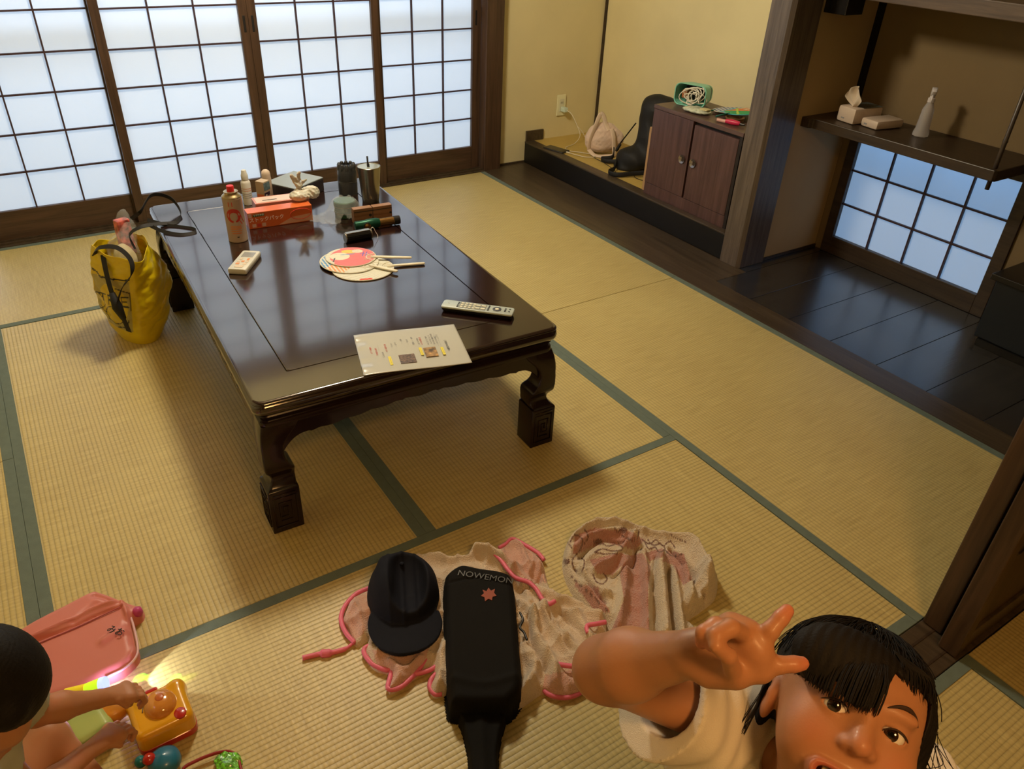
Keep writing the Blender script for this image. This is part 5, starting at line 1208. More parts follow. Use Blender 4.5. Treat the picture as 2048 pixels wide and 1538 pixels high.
MB().tube([(.004+.033*math.cos(a_), -.002+.033*math.sin(a_), .0615) for a_ in [math.radians(q) for q in range(75, 176, 8)]], .0026, 8, flat=(1, .5), up=(0, 0, 1)).build('grey_slot', mat('slot_grey', (.16, .12, .07), .5), ty, smooth=True)
MB().lathe([(.011, 0), (.011, .004), (.008, .006), (.0, .0065)], (.030, -.030, .058), 20, cap=False).build('red_button', rp_, ty, smooth=50)
MB().lathe([(.005, 0), (.005, .008), (.0, .010)], (-.010, .050, .04), 14, cap=False).build('red_peg', rp_, ty, smooth=50)
MB().box((-.03, .041, .030), (.008, .050, .056), bv=.003).build('red_front', rp_, ty)
# pale green and orange toy under the hands
g0 = at(178, 1455, z=.03)
gt = empty('toy_mirror', (g0.x, g0.y, .0018), ang+.2, 'pale green rounded toy with an orange disc in front of the sitting boy', 'toy')
V, F = sculpt(lambda P: d_box(P, (0, 0, .030), (.040, .050, .028), .018), (-.06, -.07, 0), (.06, .07, .07), .003); mesh_obj('green_body', V, F, mat('pale_green_plastic', (.38, .46, .14), .35, sub=.1), gt)
MB().lathe([(.030, 0), (.034, .004), (.034, .020), (.028, .028), (.010, .031), (.0, .031)], n=36, cap=False).build('orange_disc', mat('toy_orange', (.68, .26, .03), .3, coat=.4), gt, smooth=50, loc=(.052, .006, .022))
# light wand, its lamps and the glow on the mat
w0 = K(206, 1368, 1.50)
wd = empty('light_wand', w0, 0, 'small glowing wand with a blue white tip in the hand of the boy', 'toy')
wx = (K(214, 1366, 1.50)-K(165, 1378, 1.50)).normalized()
def wseg(name, a, b, r0, r1, m_):
    return MB().tube([wx*a, wx*(a+b)/2, wx*b], [r0, (r0+r1)/2, r1], 16).build(name, m_, wd, smooth=40)
wseg('blue_tip', -.004, .006, .0135, .0135, mat('blue_glow', (.35, .45, 1), .3, emit=1.6)); wseg('green_glow_tube', -.034, -.0045, .009, .013, mat('green_glow', (.50, .85, .02), .3, emit=.9)); wseg('wand_grip', -.075, -.035, .009, .009, mat('yellow_glow', (.75, .60, .02), .3, emit=.35))
gl = at(262, 1362, z=.02)
light('wand_white_light', 'SPOT', tuple(gl+Vector((-.02, 0, .022))), 1.7, (.92, .95, 1), .003, aim=tuple(at(470, 1300, z=0))).data.spot_size = math.radians(60)
light('wand_violet_light', 'POINT', tuple(at(226, 1362, z=.030)), .22, (.72, .50, 1), .006)
for (u, v, e_) in ((278, 1357, .05), (348, 1358, .03)):
    p = at(u, v, z=0); q = light('wand_green_light', 'SPOT', tuple(p+Vector((-.03, .0, .035))), e_*26, (.12, 1, .02), .002, aim=tuple(p)); q.data.spot_size = math.radians(26)
for (u, v, e_) in ((305, 1352, .04), (362, 1361, .03)):
    p = at(u, v, z=0); q = light('wand_yellow_light', 'SPOT', tuple(p+Vector((-.05, .0, .022))), e_*12, (.7, 1, .0), .002, aim=tuple(p)); q.data.spot_size = math.radians(20)
# blue toy, red loop with glitter
b0 = at(318, 1530, z=.0)
bt = empty('toy_figure', (b0.x, b0.y, .0018), 0, 'blue and red rounded toy cut by the bottom edge of the picture', 'toy')
blu = mat('toy_blue', (.02, .17, .30), .35, coat=.3)
MB().lathe([(.0, 0), (.022, .002), (.032, .014), (.030, .028), (.018, .038), (.0, .042)], (.012, -.012, 0), 28, cap=False).build('blue_body', blu, bt, smooth=True)
MB().lathe([(.0, 0), (.010, .003), (.012, .012), (.008, .020), (.0, .022)], (-.028, .006, .016), 20, cap=False).build('teal_ear', mat('toy_teal', (.01, .16, .17), .35), bt, smooth=True)
MB().lathe([(.0, 0), (.010, .003), (.013, .011), (.009, .018), (.0, .020)], (-.012, -.004, .026), 20, cap=False).build('red_nose', rp_, bt, smooth=True)
MB().lathe([(.0, 0), (.020, .003), (.022, .012), (.012, .020), (.0, .022)], (-.030, -.030, 0), 20, cap=False).build('red_part', rp_, bt, smooth=True)
b0 = at(440, 1530, z=.0)
rt = empty('toy_pouch', (b0.x, b0.y, .0018), 0, 'red rimmed clear pouch with green glitter near the bottom edge', 'toy')
P = [at(u, v, z=.012)-rt.location for u, v in ((366, 1540), (392, 1522), (430, 1507), (458, 1503), (474, 1512), (480, 1530), (482, 1560), (440, 1580), (380, 1570))]
MB().tube(spline(P, 8, closed=True)+[P[0]], .0042, 8, flat=(1, .7), up=(0, 0, 1)).build('red_rim', mat('dark_red_rim', (.30, .02, .03), .4), rt, smooth=True)
V, F = sculpt(lambda P_: d_ell(P_, (0, 0, .010), (.026, .032, .010))+.0035*fbm(P_, 260, 2), (-.04, -.05, 0), (.04, .05, .03), .0018)
mesh_obj('green_glitter', V, F, mat('green_glitter', (.12, .50, .02), .12, spec=1, var=.9, vscale=180, bump=1, bscale=300, coat=1), rt).location = at(458, 1535, z=0)-rt.location
# ================================================================ PEOPLE
def skin_mat(name, base):
    m = mat(name, base, .46, sub=.18, spec=.35, vcol=True, bump=.06, bscale=400, coat=.05)
    return m
skin = skin_mat('skin', (.46, .21, .10)); SK = np.array((.43, .20, .10)); LIP = np.array((.38, .095, .06)); CHK = np.array((.47, .18, .095))
hairm = mat('black_hair', (.008, .0065, .006), .68, spec=.22, bump=.5, bscale=160, stretch=(3, 3, .4), bdist=.001)
class Head:
    """local axes: X her right, Y forward, Z up"""
    def __init__(s, C, Fd, Ud, sc=1.0):
        Fd = Vector(Fd).normalized(); Ud = Vector(Ud); Ud = (Ud-Fd*Fd.dot(Ud)).normalized(); X_ = Fd.cross(Ud)
        s.C = np.array(tuple(C), dtype=np.float32); s.R = np.array([[X_[i], Fd[i], Ud[i]] for i in range(3)], dtype=np.float32); s.sc = sc
        s.X, s.F, s.U = X_, Fd, Ud
    def loc(s, P): return ((P-s.C)@s.R)/s.sc
    def world(s, p): return Vector((s.C+s.R@(np.array(tuple(p), dtype=np.float32)*s.sc)).tolist())
    def skull(s, q):
        d = d_ell(q, (0, -.012, .024), (.070, .085, .067)); d = smin(d, d_ell(q, (0, .014, -.018), (.061, .067, .074)), .025)
        for k in (-1, 1):
            d = smin(d, d_ell(q, (k*.035, .044, -.034), (.026, .028, .030)), .018)
        d = smin(d, d_ell(q, (0, .050, -.086), (.024, .022, .015)), .022)
        return d
    def face(s, P):
        q = s.loc(P); d = s.skull(q)
        d = smin(d, d_cap(q, (0, .072, .014), (0, .086, -.020), .0075, .0095), .012)
        d = smin(d, d_ell(q, (0, .089, -.024), (.0095, .0090, .0085)), .006)
        for k in (-1, 1): d = smin(d, d_ell(q, (k*.0110, .0805, -.0265), (.0062, .0078, .0058)), .005)
        for k in (-1, 1): d = smax(d, -d_ell(q, (k*.0062, .088, -.0330), (.0036, .0050, .0030)), .002)
        for k in (-1, 1):                                # brow, socket, lids around the eyeball
            d = smin(d, d_ell(q, (k*.025, .070, .019), (.018, .009, .007)), .010)
            d = smax(d, -d_ell(q, (k*.0275, .092, .001), (.019, .014, .0115)), .010)
            d = smin(d, d_ell(q, (k*.0265, .0640, .0), (.0136, .0136, .0118)), .004)
            a_ = math.radians(-k*7); R_ = np.array([[math.cos(a_), 0, -math.sin(a_)], [0, 1, 0], [math.sin(a_), 0, math.cos(a_)]], dtype=np.float32)
            d = smax(d, -d_ell(q, (k*.0265, .080, .0004), (.0118, .030, .0047), R_), .0015)
        # open smiling mouth
        d = smin(d, d_ell(q, (0, .061, -.063), (.029, .019, .019)), .012)
        z0 = -.064+.006*np.clip(np.abs(q[:, 0])/.026, 0, 1)**2
        lip = np.sqrt(((np.abs(q[:, 0]))/.0265)**2+((q[:, 2]-z0)/.0125)**2)
        d = smin(d, np.maximum(np.abs(lip-1)*.0125-.0028, np.abs(q[:, 1]-.075)-.0058), .005)
        d = smax(d, -np.maximum((lip-.93)*.0125, -(q[:, 1]-.056)), .003)
        for k in (-1, 1):                                # ears
            e = d_ell(q, (k*.071, -.008, -.012), (.0075, .0175, .0275)); e = smax(e, -d_ell(q, (k*.080, -.004, -.010), (.006, .010, .018)), .003)
            e = smin(e, d_ell(q, (k*.0735, .003, -.012), (.004, .004, .006)), .003); d = smin(d, e, .005)
        return d*s.sc
    def hair(s, P, side='bangs'):
        q = s.loc(P); x, y, z = q[:, 0], q[:, 1], q[:, 2]
        d = d_ell(q, (0, -.016, .022), (.0790, .093, .0745))
        d = smin(d, d_ell(q, (0, -.050, -.030), (.052, .042, .055)), .02)
        if side == 'bangs':
            d = smin(d, d_ell(q, (-.066, .004, -.030), (.0125, .026, .066)), .012)      # long lock on her left
            d = smin(d, d_ell(q, (.070, -.028, -.018), (.009, .018, .034)), .012)
            d = smin(d, d_ell(q, (.030, .058, .040), (.050, .022, .036)), .015)        # swept fringe
            d = smin(d, d_ell(q, (.006, .076, .026), (.020, .010, .020)), .010)
            hl = np.where(x > .0, .004+.010*np.clip((x-.02)/.05, 0, 1), np.where(x > -.012, .004+.05*np.clip(-x/.012, 0, 1), .052-.30*np.clip(-x-.035, 0, 1)))
            hl = hl+.003*np.sin(x*420)*np.clip(.06-np.abs(x), 0, .02)*50*.3
            y0 = np.where(x < -.052, .030, np.where(x > .060, -.004, .0)); hl = np.where(x < -.0555, np.maximum(-.3, hl-6*(-x-.0555)*6), hl)
        else:
            d = smin(d, d_ell(q, (0, .010, .010), (.079, .070, .075)), .015); d = smin(d, d_ell(q, (0, -.012, -.018), (.0850, .042, .048)), .012); hl = .022+0*x; y0 = .045+0*x; d = smax(d, -(z+.055), .02)
        d = smax(d, np.minimum(y-y0, hl-z), .006)
        th = np.arctan2(x, y+.02); g = .0005*np.sin(th*70+z*120+3*np.sin(z*60))
        return (d+g)*s.sc
def face_cols(hd, V):
    q = hd.loc(V); c = np.tile(SK, (len(V), 1)); x, y, z = q[:, 0], q[:, 1], q[:, 2]
    z0 = -.064+.006*np.clip(np.abs(x)/.026, 0, 1)**2; lip = np.sqrt((x/.0265)**2+((z-z0)/.0125)**2)
    k = np.clip(1-np.abs(lip-1.02)/.38, 0, 1)*(y > .060)
    c = c*(1-k[:, None])+LIP*k[:, None]
    inn = (lip < .85) & (y > .03) & (y < .075) & (np.abs(z+.064) < .02); c[inn] = (.12, .02, .02)
    for s_ in (-1, 1):
        k = np.exp(-(((x-s_*.036)/.017)**2+((z+.028)/.016)**2))*(y > .03)*.7; c = c*(1-k[:, None])+CHK*k[:, None]
        k = np.exp(-(((x-s_*.078)/.02)**2))*(np.abs(x) > .068)*.4; c = c*(1-k[:, None])+CHK*k[:, None]
    k = np.exp(-((x/.012)**2+((z+.024)/.010)**2))*(y > .075)*.5; c = c*(1-k[:, None])+CHK*k[:, None]
    return c
def eyes(hd, par, gaze):
    for k, nm in ((1, 'right'), (-1, 'left')):
        c = hd.world((k*.0265, .0655, .0002)); g = (gaze-c).normalized(); M = frame(c, g.orthogonal(), g.cross(g.orthogonal()))
        r = .0116*hd.sc; n_ = 26
        mb = MB(); mb.lathe([(r*math.sin(a), r*math.cos(a)) for a in [math.pi*j/18 for j in range(19)]], n=n_, cap=False)
        e = mb.build('eyeball', mat('eye_white', (.72, .66, .60), .12, coat=1), par, smooth=True)
        z_ax = g; x_ax = g.orthogonal().normalized(); M = frame(c, x_ax, z_ax.cross(x_ax)); e.matrix_local = Matrix.Translation(-par.location)@M
        dome = lambda R_, r_, m_=6: [(r_*(1-j/m_), math.sqrt(R_*R_-(r_*(1-j/m_))**2)) for j in range(m_+1)]
        ir = MB().lathe(dome(.0119*hd.sc, .0062*hd.sc), n=28, cap=False).build('iris', mat('iris_brown', (.022, .009, .004), .08, coat=1), e, smooth=True)
        pu = MB().lathe(dome(.01205*hd.sc, .0029*hd.sc), n=20, cap=False).build('pupil', mat('pupil_black', (.002, .002, .002), .05, coat=1), e, smooth=True)
def masked(P, c, r, fn):
    dd = np.linalg.norm(P-arr(c), axis=1); out = (dd-r*.80).astype(np.float32); k = dd < r
    if k.any(): out[k] = fn(P[k])
    return out
def rel_(o, par): o.matrix_local = Matrix.Translation(-par.location); return o
def hand_caps(W_, knuckles, fingers, rpalm=.0125, rf=.0078):
    """list of (a, b, r0, r1) capsules: palm fans from the wrist, fingers are chains of joints"""
    pal = [(W_, k, rpalm*1.15, rpalm*.86) for k in knuckles]+[(knuckles[i], knuckles[i+1], rpalm*.86, rpalm*.82) for i in range(len(knuckles)-1)]
    fin = []
    for ch in fingers:
        n_ = len(ch)-1
        fin.append([(ch[i], ch[i+1], rf*(1-.10*i), rf*(1-.10*(i+1))) for i in range(n_)])
    return pal, fin
def d_hand(P, pal, fin, kf=.003):
    d = None
    for a, b, r0, r1 in pal:
        e = d_cap(P, arr(a), arr(b), r0, r1); d = e if d is None else smin(d, e, .008)
    for ch in fin:
        f_ = None
        for a, b, r0, r1 in ch:
            e = d_cap(P, arr(a), arr(b), r0, r1); f_ = e if f_ is None else smin(f_, e, .002)
        d = smin(d, f_, kf)
    return d
# ---------------- the girl
Ecen = K(1738, 1436, .655)
ray = (Ecen-CP).normalized(); upi = (RX*.41-DN*.91)
hd = Head((0, 0, 0), -ray+upi*.10, upi, .935)
rgt = hd.X
hd = Head((0, 0, 0), -ray+upi*.10-rgt*.24, upi, .935)
hd.C = np.array(tuple(Ecen-hd.F*.078-hd.U*.003), dtype=np.float32)
HC = Vector(hd.C.tolist())
Nk = HC+Vector((.045, .012, -.135)); Rs = K(1492, 1452, .800); Ls = Nk*2-Rs+Vector((0, 0, .02)); Ls = Nk+(Ls-Nk).normalized()*(Rs-Nk).length
Nk.z = min(Nk.z, Rs.z+.01)
El = K(1212, 1338, .715); Wr = K(1388, 1306, .615)
pel = Vector((Nk.x+.02, Nk.y+.03, .46))
ki, km, kr, kp = K(1518, 1334, .590), K(1512, 1300, .588), K(1492, 1272, .592), K(1462, 1256, .600)
pal, fin = hand_caps(Wr, [ki, km, kr, kp], [
    [ki, K(1556, 1330, .586), K(1588, 1328, .586), K(1604, 1327, .588)], [km, K(1540, 1262, .584), K(1562, 1236, .586), K(1574, 1222, .588)],
    [kr, K(1462, 1256, .566), K(1432, 1272, .560), K(1424, 1290, .568)], [kp, K(1432, 1252, .574), K(1408, 1266, .570), K(1404, 1284, .578)],
    [K(1432, 1352, .602), K(1468, 1348, .582), K(1456, 1312, .562), K(1432, 1292, .555)]])
pal.append((K(1420, 1338, .606), K(1470, 1345, .590), .015, .013))
def girl(P):
    d = masked(P, HC, .165, hd.face)
    C_ = hd.C; nb_ = arr(hd.world((0, -.030, -.070)))
    d = smin(d, d_cap(P, nb_, arr(Nk), .036, .036), .02)
    ch_ = arr(Nk+Vector((.0, .0, -.10)))
    t_ = d_cap(P, arr(Rs+Vector((.01, -.01, -.02))), arr(Ls+Vector((0, 0, -.02))), .040); t_ = smin(t_, d_ell(P, ch_, (.085, .085, .12)), .05); t_ = smin(t_, d_ell(P, arr(pel), (.088, .080, .13)), .08)
    d = smin(d, t_, .03)
    d = smin(d, d_cap(P, arr(Rs), arr(El), .032, .0270), .02)
    fa = d_cap(P, arr(El), arr(El.lerp(Wr, .3)), .0280, .0285); fa = smin(fa, d_cap(P, arr(El.lerp(Wr, .3)), arr(Wr), .0285, .0180), .02); d = smin(d, fa, .018)
    d = smin(d, masked(P, km, .125, lambda Q: d_hand(Q, pal, fin)), .006)
    lw = Ls+Vector((.045, -.03, -.17)); lh = lw+Vector((-.02, .02, -.15)); d = smin(d, d_cap(P, arr(Ls), arr(lw), .034, .027), .02); d = smin(d, d_cap(P, arr(lw), arr(lh), .027, .018), .01)
    d = smin(d, d_ell(P, arr(lh+Vector((-.005, .005, -.045))), (.018, .020, .036)), .012)
    for s_ in (-1, 1):
        sd = (Rs-Ls).normalized()*s_; hp = pel+sd*.045+Vector((0, 0, -.05)); kn = hp+sd*.012+Vector((0, 0, -.19)); an = kn+Vector((.01, .01, -.17)); 
        d = smin(d, d_cap(P, arr(hp), arr(kn), .052, .036), .02); d = smin(d, d_cap(P, arr(kn), arr(an), .036, .022), .01)
        ft = an+Vector((-.055, -.03, -.028)); d = smin(d, d_cap(P, arr(an+Vector((.01, .005, -.022))), arr(ft), .022, .015), .015)
    return d
gp = empty('person', (Nk.x+.02, Nk.y, 0), 0, 'girl in a white T-shirt raising two fingers in a peace sign', 'person')
V, F = sculpt(girl, (min(El.x, Wr.x)-.06, Ls.y-.14, -.02), (Ls.x+.16, El.y+.10, 1.10), .0021)
V[:, 2] = np.maximum(V[:, 2], .003)
col = face_cols(hd, V)
for p in (K(1604, 1327, .588), K(1574, 1222, .588), K(1404, 1284, .578), K(1424, 1290, .568)):
    k = np.exp(-(np.linalg.norm(V-arr(p), axis=1)/.010)**2)*.6; col = col*(1-k[:, None])+np.array((.60, .17, .11))*k[:, None]
rel_(mesh_obj('body', V, F, skin, gp, col=col), gp)
eyes(hd, gp, CP+FW*.05)
V, F = sculpt(lambda P: hd.hair(P), tuple(np.array(hd.C)-.15), tuple(np.array(hd.C)+.15), .0019)
hairo = rel_(mesh_obj('hair', V, F, hairm, gp), gp)
def strands(hd, n_, r, seedv, parent, cut=None, name='loose_strands'):
    rg = random.Random(seedv); mb = MB()
    for i in range(n_):
        a_ = rg.uniform(0, 2*math.pi); p0 = None; e1 = rg.uniform(.3, 1.0)
        pts = []; off = rg.uniform(.000, .003)
        for j in range(9):
            t_ = j/8; ph = .15+t_*1.35*e1; x = (.0805+off)*math.sin(ph)*math.sin(a_); y = -.016+(.095+off)*math.sin(ph)*math.cos(a_); z = .022+(.0765+off)*math.cos(ph)
            x += .003*math.sin(t_*5+i); pts.append((x, y, z))
        if cut and any(cut(p) for p in pts): continue
        mb.tube([hd.world(p) for p in spline(pts, 2)], [r]*17, 4)
    o = mb.build(name, hairm, parent, smooth=True); o['kind'] = 'stuff'; return rel_(o, parent)
strands(hd, 520, .00045, 5, hairo if False else gp, cut=lambda p: (p[1] > .02 and p[2] < .055 and p[0] < .0) or (p[1] > .02 and p[2] < .012))
# wisps beside the face and swept fringe strands
mb = MB(); rg = random.Random(11)
for i in range(26):
    s_ = rg.uniform(0, 1); z0 = rg.uniform(-.05, .03); L_ = rg.uniform(.03, .07); cu = rg.uniform(-1, 1)
    pts = [(-.074-.002*rg.random(), .005+.02*rg.random(), z0), (-.082-.01*s_, .01, z0-L_*.3), (-.088-.022*s_, .012+.01*cu, z0-L_*.65), (-.080-.026*s_+.02*cu, .01, z0-L_)]
    mb.tube([hd.world(p) for p in spline(pts, 5)], .00035, 4)
for i in range(130):
    s_ = i/129; x1 = .058-.062*s_+rg.uniform(-.003, .003); z1 = .008-.004*math.sin(s_*3)+rg.uniform(-.002, .002)
    y1 = .064+.020*math.sin(min(1, s_*1.1)*math.pi/2); pts = [(.012+rg.uniform(-.02, .01), .046, .080), (.030-.03*s_, .066, .064), (x1*.96, y1+.003, .038), (x1, y1+.003, z1)]
    mb.tube([hd.world(p) for p in spline(pts, 4)], [.00055]*12+[.0002], 4)
for i in range(22):
    x1 = -.020-.034*i/21; pts = [(-.006, .056, .074), (x1*.8, .062, .064), (x1, .064-.010*i/21, .052+rg.uniform(-.008, .002)-.004*i/21)]
    mb.tube([hd.world(p) for p in spline(pts, 4)], [.0006]*8+[.0002], 4)
for i in range(14):
    x1 = .075; pts = [(.074, -.012, .02), (.080, -.010, -.01-.004*i), (.083+.008*rg.random(), -.012+.02*rg.random(), -.05-.03*rg.random())]
    mb.tube([hd.world(p) for p in spline(pts, 4)], .0004, 4)
wz = mb.build('hair_wisps', hairm, gp, smooth=True); wz['kind'] = 'stuff'; rel_(wz, gp)
# brows, lash lines, teeth
def curve_on(name, pts, r, m_, flat=(1, .5), up=None):
    P_ = [hd.world(p) for p in spline(pts, 5)]; n_ = len(P_)
    rr_ = [r*max(.15, math.sin(math.pi*(.06+.88*i/(n_-1)))) for i in range(n_)]
    o = MB().tube(P_, rr_, 8, flat=flat, up=hd.U if up is None else up).build(name, m_, gp, smooth=True); return rel_(o, gp)
brow = mat('brow_hair', (.035, .016, .009), .8)
for k in (-1, 1):
    curve_on('eyebrow', [(k*.012, .0805, .0195), (k*.021, .0800, .0252), (k*.031, .0760, .0270), (k*.040, .0690, .0235), (k*.046, .0620, .0175)], .0021, brow)
    curve_on('eyelashes', [(k*.0145, .0765, -.0016), (k*.0185, .0782, .0028), (k*.0250, .0788, .0052), (k*.0320, .0768, .0046), (k*.0375, .0728, .0022), (k*.0405, .0690, .0002)], .0010, brow, flat=(1, 1))
tm_ = mat('tooth', (.75, .70, .60), .15, coat=.5)
for i in range(6):
    x = (i-2.5)*.0060; o = MB().box((-.0027, -.002, -.0040), (.0027, .002, .0032), bv=.0010).build('tooth', tm_, gp); M = frame(hd.world((x, 0.0680-x*x*14, -.0585+x*x*10)), hd.X, hd.F); o.matrix_local = Matrix.Translation(-gp.location)@M
# T-shirt: hollow cloth around torso and sleeves
def shirt_solid(P):
    ch_ = arr(Nk+Vector((.0, .0, -.10)))
    t_ = d_cap(P, arr(Rs+Vector((.01, -.01, -.01))), arr(Ls+Vector((0, 0, -.02))), .046); t_ = smin(t_, d_cap(P, arr(Nk+Vector((0, 0, -.01))), arr(Nk+Vector((0, 0, -.1))), .052, .06), .03)
    t_ = smin(t_, d_ell(P, ch_, (.100, .100, .13)), .05); t_ = smin(t_, d_ell(P, arr(pel+Vector((0, 0, .03))), (.105, .098, .15)), .09)
    dv = (El-Rs).normalized(); cuff = Rs+dv*.135
    sl = d_cap(P, arr(Rs+Vector((0, 0, -.004))), arr(cuff+Vector((.0, .0, -.014))), .053, .058)
    t_ = smin(t_, sl, .035)
    dl = Vector((.045, -.03, -.17)).normalized(); t_ = smin(t_, d_cap(P, arr(Ls), arr(Ls+dl*.10), .044, .05), .03)
    return t_
def shirt(P):
    d = shirt_solid(P)
    q = P-arr(Nk); ax_ = arr((Rs-Ls).normalized()); u = q@ax_; fr = .0070*np.sin(u*80+4*np.sin(q[:, 2]*22))+.0030*np.sin(u*180+q[:, 2]*60)+.008*fbm(P, 26, 44)
    dv = (El-Rs).normalized(); s_ = (P-arr(Rs))@arr(dv); fold = fr*np.clip((.125-s_)/.06, .15, 1)
    d = d+fold
    d = np.maximum(d, np.where(s_ > .06, s_-.118, -1))                          # sleeve hem
    dl = arr(Vector((.045, -.03, -.17)).normalized()); s2_ = (P-arr(Ls))@dl; inl = np.linalg.norm(P-arr(Ls)-s2_[:, None]*dl, axis=1) < .06
    d = np.maximum(d, np.where(inl & (s2_ > .05) & (((P-arr(Ls))@ax_) < -.01), s2_-.09, -1))
    d = np.maximum(d, (pel.z-.10)-P[:, 2])
    d = smax(d, -d_cap(P, arr(Rs+dv*.095), arr(Rs+dv*.2), .0400), .002)
    nb_ = arr(hd.world((0, -.030, -.070))); nd = d_cap(P, nb_, arr(Nk+Vector((0, 0, .0))), .050, .046); d = smax(d, -nd, .003)
    return d
V, F = sculpt(shirt, (Rs.x-.22, Ls.y-.14, pel.z-.12), (Ls.x+.14, Rs.y+.17, Rs.z+.12), .0028)
tee = mat('white_cotton', (.62, .58, .50), .85, bump=.4, bscale=900, sheen=.2)
rel_(mesh_obj('t_shirt', V, F, tee, gp), gp)
V, F = sculpt(lambda P: smin(np.minimum.reduce([d_cap(P, arr(pel+(Rs-Ls).normalized()*s_*.045+Vector((0, 0, -.04))), arr(pel+(Rs-Ls).normalized()*s_*.058+Vector((0, 0, -.17))), .062, .060) for s_ in (-1, 1)]), d_ell(P, arr(pel), (.096, .088, .10)), .02), (pel.x-.16, pel.y-.16, pel.z-.26), (pel.x+.16, pel.y+.16, pel.z+.12), .006)
rel_(mesh_obj('shorts', V, F, mat('blue_shorts', (.05, .07, .14), .8), gp), gp)
# ---------------- the small boy
bC = K(-30, 1386, 1.085); bF = (K(250, 1440, 1.45)-bC).normalized(); bF = (bF+Vector((.1, .1, -.75))).normalized()
hb = Head(tuple(bC), bF, Vector((0, 0, 1)), .93)
bN = bC+Vector((-.055, -.035, -.11)); bR = bN+Vector((.055, -.085, -.035)); bL = bN+Vector((-.0, .10, -.035))
bR = K(-45, 1500, 1.20); bL = K(20, 1395, 1.24)
bE1 = K(70, 1424, 1.33); bW1 = K(196, 1398, 1.44); bH1 = K(240, 1386, 1.475)
bE2 = K(70, 1600, 1.30); bW2 = K(165, 1512, 1.40); bH2 = K(215, 1474, 1.455)
bP = Vector((.66, .36, .10))
kn1 = K(92, 1478, 1.44); hp1 = Vector((.70, .44, .09)); an1 = Vector((.93, .52, .045)); kn2 = Vector((.86, .36, .12)); hp2 = Vector((.70, .30, .09)); an2 = Vector((.84, .50, .04))
def bhand(H_, W_, grip, up_):
    """closed little fist: H_ palm centre, grip = direction of the fingers, up_ = back of the hand"""
    g_ = grip.normalized(); s_ = g_.cross(up_).normalized(); n_ = -(up_-g_*g_.dot(up_)).normalized(); kn = [H_+g_*.016+s_*(k*.0115) for k in (1.5, .5, -.5, -1.5)]; fs = []
    for i, k in enumerate(kn):
        L_ = (.018, .020, .019, .016)[i]; fs.append([k, k+g_*L_*1.15+n_*L_*.05, k+g_*L_*1.7+n_*L_*.75, k+g_*L_*1.35+n_*L_*1.45])
    th = H_+s_*.020-g_*.010; fs.append([th, th+g_*.018+n_*.012+s_*.004, th+g_*.030+n_*.018-s_*.006, th+g_*.036+n_*.022-s_*.014])
    return hand_caps(W_, kn, fs, .0115, .0066)
h1 = bhand(bH1, bW1, (K(268, 1388, 1.49)-bW1), Vector((0, .1, 1))); h2 = bhand(bH2, bW2, (K(262, 1450, 1.49)-bW2), Vector((-.3, -.1, 1)))
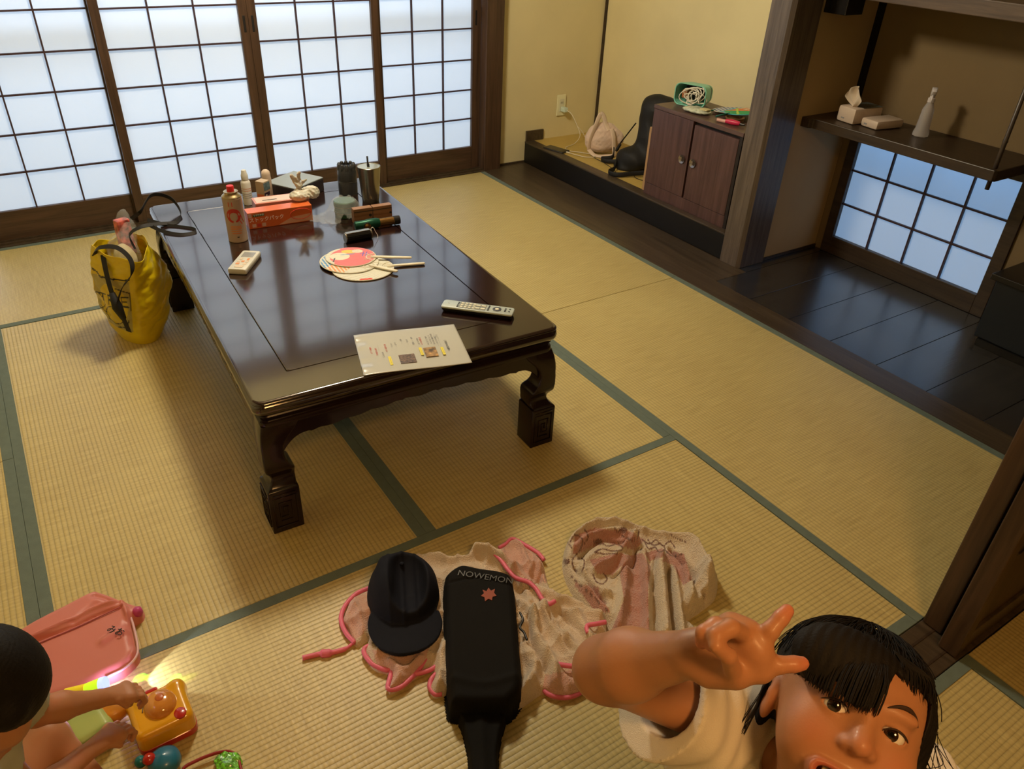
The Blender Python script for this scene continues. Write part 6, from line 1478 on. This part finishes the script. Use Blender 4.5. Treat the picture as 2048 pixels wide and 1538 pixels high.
def boy(P):
    d = masked(P, bC, .16, hb.face)
    d = smin(d, d_cap(P, arr(hb.world((0, -.03, -.06))), arr(bN), .035), .02)
    t_ = d_cap(P, arr(bR), arr(bL), .040); t_ = smin(t_, d_ell(P, arr((bN*.6+bP*.4)), (.085, .085, .13)), .05); t_ = smin(t_, d_ell(P, arr(bP), (.095, .095, .085)), .08); d = smin(d, t_, .03)
    for a, b, c in ((bL, bE1, bW1), (bR, bE2, bW2)):
        d = smin(d, d_cap(P, arr(a), arr(b), .032, .0255), .02); d = smin(d, smin(d_cap(P, arr(b), arr(b.lerp(c, .4)), .0255, .0255), d_cap(P, arr(b.lerp(c, .4)), arr(c), .0255, .0165), .01), .008)
    d = smin(d, masked(P, bH1, .10, lambda Q: d_hand(Q, *h1)), .006); d = smin(d, masked(P, bH2, .10, lambda Q: d_hand(Q, *h2)), .006)
    for a, b, c in ((hp1, kn1, an1), (hp2, kn2, an2)):
        d = smin(d, d_cap(P, arr(a), arr(b), .055, .040), .02); d = smin(d, d_cap(P, arr(b), arr(c), .038, .024), .012)
        d = smin(d, d_cap(P, arr(c), arr(c+Vector((.05, -.03, -.008))), .024, .016), .012)
    return d
bp_ = empty('person', (bP.x, bP.y, 0), 0, 'small black haired boy sitting on the mat playing with glowing toys', 'person')
V, F = sculpt(boy, (.50, .15, -.02), (1.13, .85, bC.z+.13), .0025); V[:, 2] = np.maximum(V[:, 2], .003)
rel_(mesh_obj('body', V, F, skin, bp_, col=face_cols(hb, V)), bp_)
V, F = sculpt(lambda P: hb.hair(P, 'short'), tuple(np.array(hb.C)-.14), tuple(np.array(hb.C)+.14), .0026)
rel_(mesh_obj('hair', V, F, hairm, bp_), bp_)
eyes(hb, bp_, K(300, 1430, 1.5))
def bshirt(P):
    t_ = d_cap(P, arr(bR), arr(bL), .048); t_ = smin(t_, d_ell(P, arr((bN*.6+bP*.4)), (.098, .098, .145)), .05); t_ = smin(t_, d_ell(P, arr(bP+Vector((0, 0, .03))), (.108, .108, .09)), .08)
    for a, b in ((bL, bE1), (bR, bE2)): t_ = smin(t_, d_cap(P, arr(a), arr(a.lerp(b, .5)), .042, .042), .02)
    d = t_+.004*fbm(P, 40, 3)
    for a, b in ((bL, bE1), (bR, bE2)):
        dv = arr((b-a).normalized()); s_ = (P-arr(a))@dv; d = np.maximum(d, np.where(s_ > .02, s_-(b-a).length*.5, -1))
    return np.maximum(d, -d_cap(P, arr(hb.world((0, -.03, -.06))), arr(bN), .046))
V, F = sculpt(bshirt, (.50, .15, -.02), (1.0, .70, bC.z), .005); V[:, 2] = np.maximum(V[:, 2], .004)
rel_(mesh_obj('t_shirt', V, F, mat('pale_green_cotton', (.42, .44, .36), .85), bp_), bp_)
V, F = sculpt(lambda P: np.minimum.reduce([d_cap(P, arr(a), arr(a.lerp(b, .45)), .063, .056) for a, b in ((hp1, kn1), (hp2, kn2))]+[d_ell(P, arr(bP), (.10, .10, .08))]), (.50, .15, -.02), (1.0, .70, .3), .006); V[:, 2] = np.maximum(V[:, 2], .004)
rel_(mesh_obj('shorts', V, F, mat('grey_shorts', (.20, .20, .18), .85), bp_), bp_)
